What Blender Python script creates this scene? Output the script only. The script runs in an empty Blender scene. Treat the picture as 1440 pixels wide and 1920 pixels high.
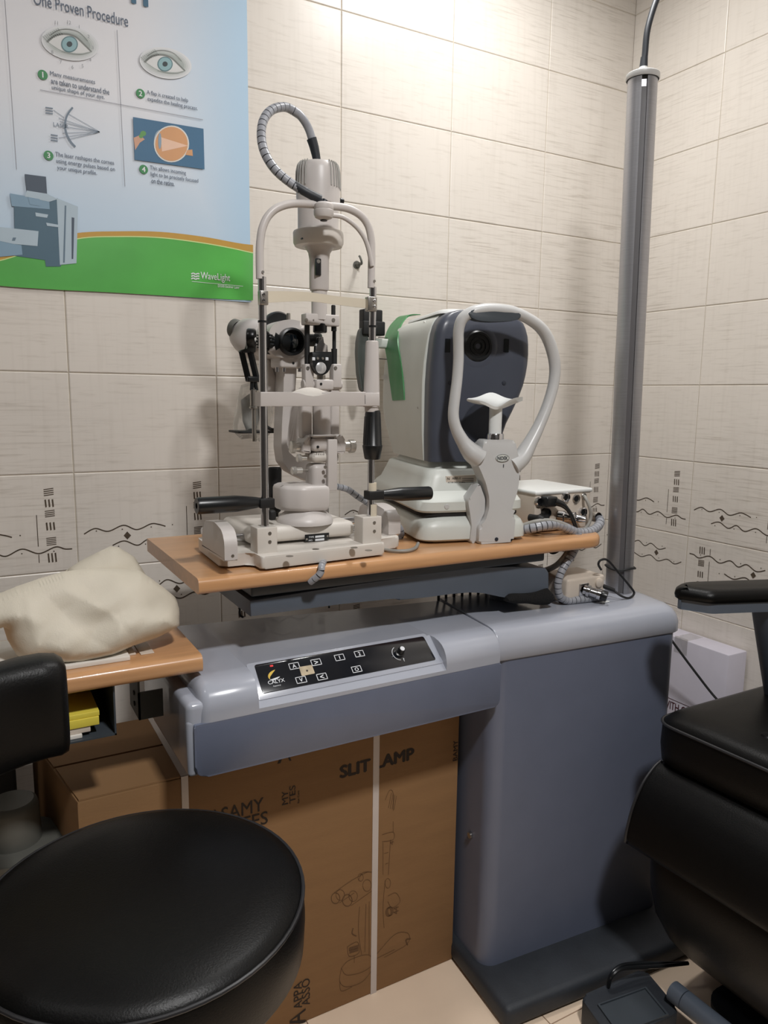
import bpy, bmesh, math, random
from mathutils import Vector, Matrix, Euler, noise
random.seed(7)
SC = bpy.context.scene
COL = SC.collection
PI = math.pi

# ------------------------------------------------------------------ camera
FPX = 1402.7
CAM = Vector((-1.6814, -1.6218, 1.164))
CROT = Euler((1.4157, -0.0130, -0.5098), 'XYZ').to_matrix()

def ray(u, v):
    return CROT @ Vector(((u - 720) / FPX, -(v - 960) / FPX, -1.0))
def Y(u, v, y):
    d = ray(u, v); return CAM + d * ((y - CAM.y) / d.y)
def Z(u, v, z):
    d = ray(u, v); return CAM + d * ((z - CAM.z) / d.z)
def X(u, v, x):
    d = ray(u, v); return CAM + d * ((x - CAM.x) / d.x)
def mpp(p):
    q = CROT.transposed() @ (Vector(p) - CAM); return -q.z / FPX

# ------------------------------------------------------------------ materials
def lin(c):
    r = []
    for x in c:
        x /= 255.0
        r.append(x / 12.92 if x <= .04045 else ((x + .055) / 1.055) ** 2.4)
    return tuple(r) + (1,)

def mat(name, col, rough=.5, metal=0.0, var=.06, vscale=18.0, bump=0.0, bscale=200.0,
        stretch=(1, 1, 1), coat=0.0, spec=.5, emit=None, estr=0.0, trans=0.0, alpha=1.0):
    m = bpy.data.materials.new(name); m.use_nodes = True
    nt = m.node_tree; N = nt.nodes; L = nt.links
    b = N['Principled BSDF']
    tc = N.new('ShaderNodeTexCoord'); mp = N.new('ShaderNodeMapping')
    mp.inputs['Scale'].default_value = stretch
    L.new(tc.outputs['Object'], mp.inputs['Vector'])
    nz = N.new('ShaderNodeTexNoise'); nz.inputs['Scale'].default_value = vscale; nz.inputs['Detail'].default_value = 5
    L.new(mp.outputs[0], nz.inputs['Vector'])
    cr = N.new('ShaderNodeValToRGB')
    c = lin(col)
    lo = tuple(max(0, x * (1 - var)) for x in c[:3]) + (1,); hi = tuple(min(1, x * (1 + var)) for x in c[:3]) + (1,)
    cr.color_ramp.elements[0].position = .3; cr.color_ramp.elements[1].position = .7
    cr.color_ramp.elements[0].color = lo; cr.color_ramp.elements[1].color = hi
    L.new(nz.outputs['Fac'], cr.inputs[0]); L.new(cr.outputs[0], b.inputs['Base Color'])
    b.inputs['Roughness'].default_value = rough; b.inputs['Metallic'].default_value = metal
    b.inputs['Specular IOR Level'].default_value = spec
    b.inputs['Coat Weight'].default_value = coat
    b.inputs['Transmission Weight'].default_value = trans
    b.inputs['Alpha'].default_value = alpha
    if emit:
        b.inputs['Emission Color'].default_value = lin(emit); b.inputs['Emission Strength'].default_value = estr
    if bump:
        n2 = N.new('ShaderNodeTexNoise'); n2.inputs['Scale'].default_value = bscale; n2.inputs['Detail'].default_value = 4
        L.new(mp.outputs[0], n2.inputs['Vector'])
        bp = N.new('ShaderNodeBump'); bp.inputs['Strength'].default_value = bump; bp.inputs['Distance'].default_value = .002
        L.new(n2.outputs['Fac'], bp.inputs['Height']); L.new(bp.outputs[0], b.inputs['Normal'])
    return m

def tile_mat(name, col, streak, axis):
    """cream ceramic with fine horizontal linen streaks"""
    m = mat(name, col, rough=.32, var=.03, vscale=3, spec=.45)
    nt = m.node_tree; N = nt.nodes; L = nt.links; b = N['Principled BSDF']
    tc = N['Texture Coordinate']
    base = b.inputs['Base Color'].links[0].from_socket
    def streaks(sc, scale, lo, hi, seed):
        mp = N.new('ShaderNodeMapping'); mp.inputs['Scale'].default_value = sc; mp.inputs['Location'].default_value = seed
        L.new(tc.outputs['Object'], mp.inputs[0])
        nz = N.new('ShaderNodeTexNoise'); nz.inputs['Scale'].default_value = scale; nz.inputs['Detail'].default_value = 3
        L.new(mp.outputs[0], nz.inputs['Vector'])
        r = N.new('ShaderNodeMapRange'); r.inputs[1].default_value = lo; r.inputs[2].default_value = hi
        L.new(nz.outputs['Fac'], r.inputs[0]); return r.outputs[0]
    h = (1, 1, 26)
    s1 = streaks(h, 9, .52, .74, (3.1, 1.2, 0)); s2 = streaks((1, 1, 9), 22, .56, .8, (0, 5.3, 2.2)); s3 = streaks((1, 1, .06), 90, .5, .8, (1, 2, 3)); s4 = streaks((1, 1, 1.5), 2.2, .4, .62, (8, 2, 5))
    a = N.new('ShaderNodeMath'); a.operation = 'MULTIPLY'; L.new(s1, a.inputs[0]); L.new(s4, a.inputs[1])
    a2 = N.new('ShaderNodeMath'); a2.operation = 'MULTIPLY_ADD'; L.new(s2, a2.inputs[0]); a2.inputs[1].default_value = .55; L.new(a.outputs[0], a2.inputs[2])
    a3 = N.new('ShaderNodeMath'); a3.operation = 'MULTIPLY_ADD'; L.new(s3, a3.inputs[0]); a3.inputs[1].default_value = .22; L.new(a2.outputs[0], a3.inputs[2])
    a4 = N.new('ShaderNodeMath'); a4.operation = 'MULTIPLY'; a4.use_clamp = True; L.new(a3.outputs[0], a4.inputs[0]); a4.inputs[1].default_value = .62
    mx = N.new('ShaderNodeMix'); mx.data_type = 'RGBA'
    L.new(a4.outputs[0], mx.inputs['Factor']); L.new(base, mx.inputs['A']); mx.inputs['B'].default_value = lin(streak)
    L.new(mx.outputs['Result'], b.inputs['Base Color'])
    return m

M = {}
M['tile'] = tile_mat('wall_tile_ceramic', (226, 219, 210), (180, 170, 157), 'x')
M['grout'] = mat('grout', (196, 186, 170), .9, var=.15, vscale=30)
M['decor'] = mat('tile_decor_print', (84, 72, 60), .4, var=.25, vscale=120)
M['floor'] = mat('floor_tile', (246, 222, 196), .3, var=.06, vscale=6)
M['joint'] = mat('floor_joint', (150, 125, 105), .8)
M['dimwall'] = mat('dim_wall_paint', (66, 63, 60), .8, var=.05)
M['plaster'] = mat('ceiling_paint', (170, 170, 170), .8, var=.02)
M['ivory'] = mat('ivory_enamel', (197, 191, 187), .38, var=.03, spec=.45)
M['ivory2'] = mat('ivory_plastic', (208, 202, 194), .42, var=.03)
M['cream'] = mat('cream_plastic', (216, 206, 186), .35, var=.04, trans=.05)
M['boxcream'] = mat('cream_box_paint', (208, 196, 182), .4, var=.04)
M['white'] = mat('white_plastic', (222, 224, 222), .35, var=.02)
M['offwhite'] = mat('refractor_white', (205, 208, 202), .38, var=.02)
M['bandwhite'] = mat('headrest_white', (196, 196, 195), .33, var=.02)
M['slate'] = mat('slate_plastic', (70, 74, 85), .32, var=.04)
M['slatedark'] = mat('slate_dark', (46, 50, 60), .4, var=.05)
M['chrome'] = mat('chrome', (205, 205, 208), .14, 1.0, var=.02)
M['steel'] = mat('brushed_steel', (178, 174, 168), .34, 1.0, var=.06, stretch=(60, 60, 1), bump=.05)
M['alu'] = mat('anodised_aluminium', (168, 168, 172), .4, .85, var=.05, stretch=(1, 1, 30))
M['black'] = mat('black_plastic', (22, 24, 26), .32, var=.1)
M['matte'] = mat('matte_black', (20, 20, 21), .62, var=.12)
M['leather'] = mat('black_vinyl', (7, 7, 7), .40, var=.12, bump=.15, bscale=420, spec=.25)
M['piping'] = mat('black_piping', (40, 40, 42), .35, var=.1)
M['glass'] = mat('dark_lens_glass', (12, 18, 22), .06, var=.1, coat=1.0)
M['lensw'] = mat('frosted_lens', (196, 196, 196), .2, .4)
M['console'] = mat('console_grey_top', (168, 172, 183), .22, var=.02, coat=.3)
M['blue'] = mat('console_blue_grey', (104, 111, 130), .38, var=.03, bump=.04, bscale=500)
M['bluegrey'] = mat('arm_blue_grey', (84, 92, 103), .38, var=.04)
M['under'] = mat('underframe_slate', (64, 70, 76), .42, var=.05)
M['monitor'] = mat('monitor_grey', (78, 82, 80), .45)
M['satin'] = mat('satin_silver', (215, 213, 208), .34, .75, var=.03)
M['shadeblock'] = mat('shade_block_dark', (46, 43, 40), .7)  # near-black tone that stands in for shade under the shelf
M['slot'] = mat('slot_grey', (92, 90, 92), .5)
M['base'] = mat('plinth_black', (44, 48, 54), .6, var=.15, bump=.2, bscale=300)
M['panel'] = mat('control_panel_black', (16, 20, 28), .14, var=.15, coat=.6)
M['keywhite'] = mat('key_print_white', (215, 218, 222), .4)
M['gold'] = mat('logo_gold', (214, 178, 60), .35, var=.05)
M['red'] = mat('led_red', (200, 40, 45), .3, emit=(255, 40, 40), estr=.25)
M['yellowed'] = mat('worn_key', (176, 160, 132), .5, var=.2, vscale=90)
M['yellow'] = mat('yellow_card', (222, 205, 78), .6, var=.06)
M['paper'] = mat('white_paper', (224, 220, 212), .75, var=.04, bump=.1, bscale=60)
M['cover'] = mat('cream_cloth', (206, 198, 181), .6, var=.04, bump=.15, bscale=500)
M['bagg'] = mat('clear_film', (235, 235, 232), .12, var=.02, trans=.85, alpha=.38)
M['green'] = mat('green_tape', (52, 132, 74), .42, var=.14, vscale=40, stretch=(30, 30, 2))
M['spiral'] = mat('grey_spiral_wrap', (152, 154, 160), .3, var=.12, vscale=60)
M['groove'] = mat('spiral_gap', (40, 42, 48), .6)
M['hose'] = mat('black_hose', (36, 40, 46), .5, var=.1)
M['greycord'] = mat('grey_cord', (150, 148, 142), .5)
M['fuzz'] = mat('black_bristle', (10, 10, 11), .95, var=.3, bump=.9, bscale=320)
M['card'] = mat('brown_cardboard', (138, 104, 68), .8, var=.05, vscale=8, bump=.12, bscale=90, stretch=(1, 1, 6))
M['cardtape'] = mat('glossy_brown_tape', (148, 94, 62), .22, var=.05, coat=.3)
M['ink'] = mat('black_ink', (38, 28, 22), .7)
M['inkfaint'] = mat('faint_ink', (96, 68, 42), .75)
M['strap'] = mat('white_strap', (202, 192, 186), .45, var=.04)
M['whitebox'] = mat('white_card', (214, 210, 222), .55, var=.03)
M['maroon'] = mat('maroon_ink', (78, 34, 44), .6)
M['bucket'] = mat('grey_plastic', (96, 96, 90), .5, var=.1)
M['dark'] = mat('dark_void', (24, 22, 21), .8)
M['emit'] = mat('led_diffuser', (255, 255, 255), .5, emit=(255, 250, 242), estr=1.5)

def wood_mat():
    m = mat('beech_laminate', (198, 150, 106), .3, var=.08, vscale=7, stretch=(1.2, 14, 14), coat=.15)
    return m
M['wood'] = wood_mat()

# ------------------------------------------------------------------ mesh builder
def catmull(pts, per=8, closed=False):
    P = [Vector(p) for p in pts]
    if len(P) < 3: return P
    out = []; n = len(P)
    rng = range(n if closed else n - 1)
    for i in rng:
        if closed: a, b, c, d = P[(i - 1) % n], P[i], P[(i + 1) % n], P[(i + 2) % n]
        else: a, b, c, d = P[max(i - 1, 0)], P[i], P[i + 1], P[min(i + 2, n - 1)]
        for k in range(per):
            t = k / per; t2 = t * t; t3 = t2 * t
            out.append(.5 * ((2 * b) + (c - a) * t + (2 * a - 5 * b + 4 * c - d) * t2 + (3 * b - a - 3 * c + d) * t3))
    if not closed: out.append(P[-1])
    return out

def rrect(x0, x1, y0, y1, r, n=6):
    r = min(r, (x1 - x0) / 2 - 1e-5, (y1 - y0) / 2 - 1e-5)
    pts = []
    for cx, cy, a0 in ((x1 - r, y1 - r, 0), (x0 + r, y1 - r, PI / 2), (x0 + r, y0 + r, PI), (x1 - r, y0 + r, 1.5 * PI)):
        for k in range(n + 1):
            a = a0 + PI / 2 * k / n; pts.append((cx + r * math.cos(a), cy + r * math.sin(a)))
    return pts

def rpoly(pts, r, n=5):
    """round every corner of a 2-D polygon; r may be a list"""
    P = [Vector((p[0], p[1])) for p in pts]; out = []; N = len(P)
    for i in range(N):
        rr = r[i] if isinstance(r, (list, tuple)) else r
        p = P[i]; a = P[i - 1] - p; b = P[(i + 1) % N] - p
        if rr <= 0: out.append(tuple(p)); continue
        la, lb = a.length, b.length; a.normalize(); b.normalize()
        d = min(rr, la * .45, lb * .45)
        for k in range(n + 1):
            t = k / n; q0 = p + a * d; q1 = p + b * d
            q = q0 * (1 - t) ** 2 + p * 2 * t * (1 - t) + q1 * t * t
            out.append((q.x, q.y))
    return out

class MB:
    def __init__(s): s.bm = bmesh.new(); s.mi = 0
    def m(s, i): s.mi = i; return s
    def _merge(s, b, mtx=None):
        if mtx: b.transform(mtx)
        bmesh.ops.recalc_face_normals(b, faces=b.faces)
        for f in b.faces: f.material_index = s.mi
        me = bpy.data.meshes.new('tmp'); b.to_mesh(me); b.free()
        s.bm.from_mesh(me); bpy.data.meshes.remove(me); return s
    def box(s, a, b, bev=0.0, seg=3, mtx=None):
        a = Vector(a); b = Vector(b); t = bmesh.new()
        lo = Vector((min(a.x, b.x), min(a.y, b.y), min(a.z, b.z))); hi = Vector((max(a.x, b.x), max(a.y, b.y), max(a.z, b.z)))
        bmesh.ops.create_cube(t, size=1)
        for v in t.verts: v.co = Vector(((v.co.x + .5) * (hi.x - lo.x) + lo.x, (v.co.y + .5) * (hi.y - lo.y) + lo.y, (v.co.z + .5) * (hi.z - lo.z) + lo.z))
        if bev > 0:
            bev = min(bev, .49 * min(hi - lo))
            bmesh.ops.bevel(t, geom=list(t.edges), offset=bev, segments=seg, profile=.5, affect='EDGES')
        return s._merge(t, mtx)
    def prism(s, pts, fn, d0, d1, bev=0.0, seg=2):
        """pts: 2-D outline, fn(a,b,d) -> 3-D, extruded d0..d1"""
        t = bmesh.new()
        A = [t.verts.new(fn(p[0], p[1], d0)) for p in pts]; B = [t.verts.new(fn(p[0], p[1], d1)) for p in pts]
        f0 = t.faces.new(A); f1 = t.faces.new(B[::-1]); n = len(pts)
        for i in range(n): t.faces.new((A[i], A[(i + 1) % n], B[(i + 1) % n], B[i]))
        if bev > 0:
            bmesh.ops.bevel(t, geom=list(f0.edges) + list(f1.edges), offset=bev, segments=seg, profile=.5, affect='EDGES')
        return s._merge(t)
    def flat(s, pts):
        t = bmesh.new(); t.faces.new([t.verts.new(p) for p in pts]); return s._merge(t)
    def cyl(s, p, q, r0, r1=None, n=24, bev=0.0):
        r1 = r0 if r1 is None else r1
        p = Vector(p); q = Vector(q); L = (q - p).length
        if bev > 0: prof = [(max(r0 - bev, 1e-4), 0), (r0, bev), (r1, L - bev), (max(r1 - bev, 1e-4), L)]
        else: prof = [(r0, 0), (r1, L)]
        return s.lathe(p, q - p, prof, n)
    def lathe(s, p, ax, prof, n=28, sx=1.0, sy=1.0, cap=True):
        ax = Vector(ax).normalized(); p = Vector(p)
        q = ax.to_track_quat('Z', 'Y').to_matrix()
        t = bmesh.new(); R = []
        for r, h in prof:
            R.append([t.verts.new(p + q @ Vector((r * sx * math.cos(2 * PI * k / n), r * sy * math.sin(2 * PI * k / n), h))) for k in range(n)])
        for a, b in zip(R, R[1:]):
            for k in range(n): t.faces.new((a[k], a[(k + 1) % n], b[(k + 1) % n], b[k]))
        if cap: t.faces.new(R[0][::-1]); t.faces.new(R[-1])
        return s._merge(t)
    def tube(s, pts, r, n=12, per=8, closed=False, sm=True, flat=1.0, up=None):
        P = catmull(pts, per, closed) if sm else [Vector(p) for p in pts]
        m = len(P)
        if isinstance(r, (list, tuple)):
            rr = []
            for i in range(m):
                x = i / max(m - 1, 1) * (len(r) - 1); k = min(int(x), len(r) - 2); rr.append(r[k] + (r[k + 1] - r[k]) * (x - k))
        else: rr = [r] * m
        t = bmesh.new(); R = []
        T0 = (P[1] - P[0]).normalized()
        nrm = Vector(up) if up else (Vector((0, 0, 1)) if abs(T0.z) < .9 else Vector((1, 0, 0)))
        for i in range(m):
            if closed: T = (P[(i + 1) % m] - P[i - 1]).normalized()
            else: T = (P[min(i + 1, m - 1)] - P[max(i - 1, 0)]).normalized()
            if up: nrm = Vector(up)
            nrm = (nrm - T * nrm.dot(T)).normalized(); bn = T.cross(nrm)
            R.append([t.verts.new(P[i] + (nrm * math.cos(2 * PI * k / n) * flat + bn * math.sin(2 * PI * k / n)) * rr[i]) for k in range(n)])
        for i in range(m if closed else m - 1):
            a, b = R[i], R[(i + 1) % m]
            for k in range(n): t.faces.new((a[k], a[(k + 1) % n], b[(k + 1) % n], b[k]))
        if not closed: t.faces.new(R[0][::-1]); t.faces.new(R[-1])
        return s._merge(t)
    def spiral(s, pts, r, pitch=.012, per=10, n=14):
        """cable in spiral wrap: raised wrap with dark gaps (slot 0 wrap, slot 1 gap)"""
        P = catmull(pts, per); L = [0]
        for a, b in zip(P, P[1:]): L.append(L[-1] + (b - a).length)
        T = L[-1]
        def at(x):
            for i in range(len(L) - 1):
                if x <= L[i + 1] + 1e-9:
                    t = (x - L[i]) / max(L[i + 1] - L[i], 1e-9); return P[i].lerp(P[i + 1], t)
            return P[-1]
        k = max(int(T / pitch), 1)
        keep = s.mi
        s.mi = 1; s.tube(P, r * .86, n, sm=False); s.mi = 0
        for i in range(k):
            x0 = T * i / k; x1 = T * (i + .86) / k
            s.tube([at(x0 + (x1 - x0) * j / 3) for j in range(4)], r, n, sm=False)
        s.mi = keep; return s
    def loft(s, secs, cap=True):
        t = bmesh.new(); R = [[t.verts.new(p) for p in sec] for sec in secs]; n = len(secs[0])
        for a, b in zip(R, R[1:]):
            for k in range(n): t.faces.new((a[k], a[(k + 1) % n], b[(k + 1) % n], b[k]))
        if cap: t.faces.new(R[0][::-1]); t.faces.new(R[-1])
        return s._merge(t)
    def ball(s, c, r, sc=(1, 1, 1), n=24):
        t = bmesh.new(); bmesh.ops.create_uvsphere(t, u_segments=n, v_segments=n // 2, radius=r)
        for v in t.verts: v.co = Vector(c) + Vector((v.co.x * sc[0], v.co.y * sc[1], v.co.z * sc[2]))
        return s._merge(t)
    def text(s, body, o, xd, yd, w=None, h=None, bold=0.0, anchor='l', lift=0.0):
        cu = bpy.data.curves.new('t', 'FONT'); cu.body = body; cu.size = 1; cu.offset = 0; cu.resolution_u = 3; cu.fill_mode = 'BOTH'
        ob = bpy.data.objects.new('t', cu); COL.objects.link(ob)
        dg = bpy.context.evaluated_depsgraph_get(); dg.update()
        me = bpy.data.meshes.new_from_object(ob.evaluated_get(dg))
        bpy.data.objects.remove(ob); bpy.data.curves.remove(cu)
        xs = [v.co.x for v in me.vertices]; ys = [v.co.y for v in me.vertices]
        if not xs: return s
        x0, x1, y0, y1 = min(xs), max(xs), min(ys), max(ys)
        kh = (h / (y1 - y0)) if h else None; kw = (w / (x1 - x0)) if w else None
        kx = kw or kh; ky = kh or kw
        xd = Vector(xd).normalized(); yd = Vector(yd).normalized(); nn = xd.cross(yd)
        sh = (x0 + x1) / 2 if anchor == 'c' else x0
        for v in me.vertices: v.co = Vector(o) + xd * ((v.co.x - sh) * kx) + yd * ((v.co.y - y0) * ky) + nn * lift
        for p in me.polygons: p.material_index = s.mi
        s.bm.from_mesh(me)
        if bold > 0:
            for k, (ex, ey) in enumerate(((1, 0), (-1, 0), (0, 1), (0, -1))):
                sh_ = xd * (ex * bold * ky * .8) + yd * (ey * bold * ky * .5) + nn * (1e-5 * (k + 1))
                for v in me.vertices: v.co += sh_
                s.bm.from_mesh(me)
                for v in me.vertices: v.co -= sh_
        bpy.data.meshes.remove(me); return s
    def each(s, name, mats, parent, ang=38):
        """one object per loose piece"""
        bmesh.ops.remove_doubles(s.bm, verts=s.bm.verts, dist=1e-6)
        left = set(s.bm.verts); out = []
        while left:
            v = left.pop(); comp = {v}; todo = [v]
            while todo:
                for e in todo.pop().link_edges:
                    for w_ in e.verts:
                        if w_ in left: left.discard(w_); comp.add(w_); todo.append(w_)
            m = MB(); mp = {}
            for v in comp: mp[v] = m.bm.verts.new(v.co)
            for f in {f for v in comp for f in v.link_faces}:
                g = m.bm.faces.new([mp[v] for v in f.verts]); g.material_index = f.material_index
            out.append(m)
        s.bm.free()
        return [m.build(name, mats, parent, ang) for m in out]
    def build(s, name, mats, parent=None, ang=38, loc=None):
        bmesh.ops.remove_doubles(s.bm, verts=s.bm.verts, dist=1e-6)
        me = bpy.data.meshes.new(name)
        if parent is not None: inv = WM[parent.name].inverted()
        elif loc is not None: inv = Matrix.Translation(loc).inverted()
        else: inv = Matrix.Identity(4)
        s.bm.transform(inv); s.bm.to_mesh(me); s.bm.free()
        for k in (mats if isinstance(mats, (list, tuple)) else [mats]): me.materials.append(M[k])
        for p in me.polygons: p.use_smooth = True
        me.set_sharp_from_angle(angle=math.radians(ang))
        o = bpy.data.objects.new(name, me); COL.objects.link(o)
        if parent is not None: o.parent = parent; WM[o.name] = WM[parent.name].copy()
        else:
            if loc is not None: o.location = loc
            WM[o.name] = inv.inverted()
        return o
WM = {}

def tag(o, label, cat, group=None):
    o['label'] = label; o['category'] = cat
    if group: o['group'] = group
    return o
def thing(name, label, cat, loc=(0, 0, 0), rotz=0.0, group=None):
    o = bpy.data.objects.new(name, None); COL.objects.link(o); o.empty_display_size = .05
    o.location = loc; o.rotation_euler = (0, 0, rotz)
    WM[o.name] = Matrix.Translation(loc) @ Matrix.Rotation(rotz, 4, 'Z')
    return tag(o, label, cat, group)
def struct(o): o['kind'] = 'structure'; return o
XZ = lambda y0=0: (lambda a, b, d: Vector((a, d, b)))          # outline in x-z, depth along y
XY = lambda a, b, d: Vector((a, b, d))                           # outline in x-y, depth along z
YZ = lambda a, b, d: Vector((d, a, b))                           # outline in y-z, depth along x
fXZ = lambda a, b, d: Vector((a, d, b))
def outl(px, y): return [(lambda p: (p.x, p.z))(Y(u, v, y)) for u, v in px]

# ------------------------------------------------------------------ the room
W = .2984; H = .2; R0 = 1.2
XL, YF, CEIL = -2.75, -2.55, 2.36

def decor(mb, ox, oz, put, flip):
    """printed motif of one tile; put(u,v) -> point (u,v in tile units, v down)"""
    def P(a, b):
        if flip: a, b = 1 - a, 1 - b
        return put(a, b)
    def quad(c): mb.flat([P(*p) for p in c])
    def wave(pts, w=.0042):
        q = catmull([Vector((p[0], p[1], 0)) for p in pts], 8)
        for i in range(len(q) - 1):
            d = (q[i + 1] - q[i]); d2 = Vector((-d.y * .67, d.x * 1.5, 0)); d2.normalize()
            d2 = Vector((d2.x * w * .67, d2.y * w * 1.0, 0)) * 1.5
            a, b = q[i], q[i + 1] + d * .15
            quad([(a - d2)[:2], (b - d2)[:2], (b + d2)[:2], (a + d2)[:2]])
    wave([(.046, .633), (.12, .583), (.205, .622), (.309, .57), (.40, .626), (.498, .575), (.55, .585), (.6, .612)])
    wave([(.23, .775), (.31, .737), (.40, .795), (.475, .742), (.555, .797), (.656, .738), (.758, .797), (.861, .743), (.92, .772), (.965, .776)])
    quad([(.332, .638), (.358, .684), (.332, .725), (.307, .680)])
    for a, b in ((.127, .61), (.3, .611), (.499, .609), (.65, .6), (.653, .784), (.85, .786), (.27, .79), (.455, .79)):
        e = .004; quad([(a - e, b - e * 1.5), (a + e, b - e * 1.5), (a + e, b + e * 1.5), (a - e, b + e * 1.5)])
    quad([(.753, .405), (.758, .405), (.758, .725), (.753, .725)]); quad([(.753, .808), (.758, .808), (.758, .893), (.753, .893)])
    def hb(v0, v1, n, sl=0.0):
        for k in range(n):
            v = v0 + (v1 - v0) * k / n; t = (v1 - v0) / n * .48
            quad([(.807, v - sl), (.868, v + sl), (.868, v + sl + t), (.807, v - sl + t)])
    def vb(v0, v1, n=3):
        for k in range(n):
            a = .809 + .055 * k / (n - .5); t = .010
            quad([(a, v0), (a + t, v0 - .004), (a + t + .003, v1 - .004), (a + .003, v1)])
    hb(.145, .225, 4, -.005); vb(.257, .335); hb(.365, .44, 4, -.004); vb(.49, .57); hb(.642, .73, 5, -.002); vb(.805, .9)

def tiled_wall(name, n0, n1, put, depth):
    """put(a, z, d): a = distance along the wall from the corner, d = proud of the wall"""
    mb = MB()
    zt = [R0 + H * r for r in range(-6, 8)]
    mb.m(1)
    mb.flat([put(n0 * W, 0, 0), put(n1 * W, 0, 0), put(n1 * W, CEIL, 0), put(n0 * W, CEIL, 0)])
    mb.flat([put(n0 * W, 0, -.06), put(n1 * W, 0, -.06), put(n1 * W, CEIL, -.06), put(n0 * W, CEIL, -.06)])
    mb.m(0)
    g = .0009; e = .0016; d = .0016
    for k in range(n0, n1):
        for z0 in zt:
            z1 = min(z0 + H, CEIL)
            j = random.uniform(-.0002, .0003)
            a0, a1 = k * W + g, (k + 1) * W - g; b0, b1 = z0 + g, z1 - g
            o = [(a0, b0), (a1, b0), (a1, b1), (a0, b1)]; i = [(a0 + e, b0 + e), (a1 - e, b0 + e), (a1 - e, b1 - e), (a0 + e, b1 - e)]
            t = bmesh.new()
            vo = [t.verts.new(put(x, z, -.0005)) for x, z in o]; vm = [t.verts.new(put(x, z, d * .45 + j)) for x, z in o]; vi = [t.verts.new(put(x, z, d + j)) for x, z in i]
            for q in range(4):
                t.faces.new((vo[q], vo[(q + 1) % 4], vm[(q + 1) % 4], vm[q])); t.faces.new((vm[q], vm[(q + 1) % 4], vi[(q + 1) % 4], vi[q]))
            t.faces.new(vi); mb._merge(t)
    return mb, d

# back wall (y = 0), decor rows z 1.0-0.8 and 0.8-0.6
pb = lambda a, z, d: Vector((-a, -d, z))
mb, d = tiled_wall('wall_back', 0, 10, pb, 0)
mb.m(2)
for k in range(0, 7):
    decor(mb, 0, 0, (lambda k: (lambda u, v: Vector((-(k + 1) * W + u * W, -d - .0005, 1.0 - v * H))))(k), False)
    decor(mb, 0, 0, (lambda k: (lambda u, v: Vector((-(k + 1) * W + u * W, -d - .0005, .8 - v * H))))(k), True)
struct(mb.build('wall_back', ['tile', 'grout', 'decor'], ang=20))
pr_ = lambda a, z, d: Vector((-d, -a, z))
mb, d = tiled_wall('wall_right', 0, 9, pr_, 0)
mb.m(2)
for k in range(0, 5):
    decor(mb, 0, 0, (lambda k: (lambda u, v: Vector((-d - .0005, -k * W - u * W, 1.0 - v * H))))(k), False)
    decor(mb, 0, 0, (lambda k: (lambda u, v: Vector((-d - .0005, -k * W - u * W, .8 - v * H))))(k), True)
struct(mb.build('wall_right', ['tile', 'grout', 'decor'], ang=20))
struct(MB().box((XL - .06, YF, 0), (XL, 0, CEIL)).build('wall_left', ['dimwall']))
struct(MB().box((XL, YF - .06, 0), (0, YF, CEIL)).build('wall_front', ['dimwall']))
struct(MB().box((XL, YF, CEIL), (0, 0, CEIL + .06)).build('ceiling', ['plaster']))
mb = MB().m(1).box((XL, YF, -.06), (0, 0, -.0015)).m(0)
FT = .4
for i in range(8):
    for j in range(8):
        x1 = -.03 - .36 - i * FT + .8; y1 = -.7 - j * FT + .8
        a, b = max(x1 - FT + .0012, XL), min(x1 - .0012, 0); c_, e_ = max(y1 - FT + .0012, YF), min(y1 - .0012, 0)
        if b > a and e_ > c_: mb.box((a, c_, -.003), (b, e_, 0))
struct(mb.build('floor', ['floor', 'joint']))

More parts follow.
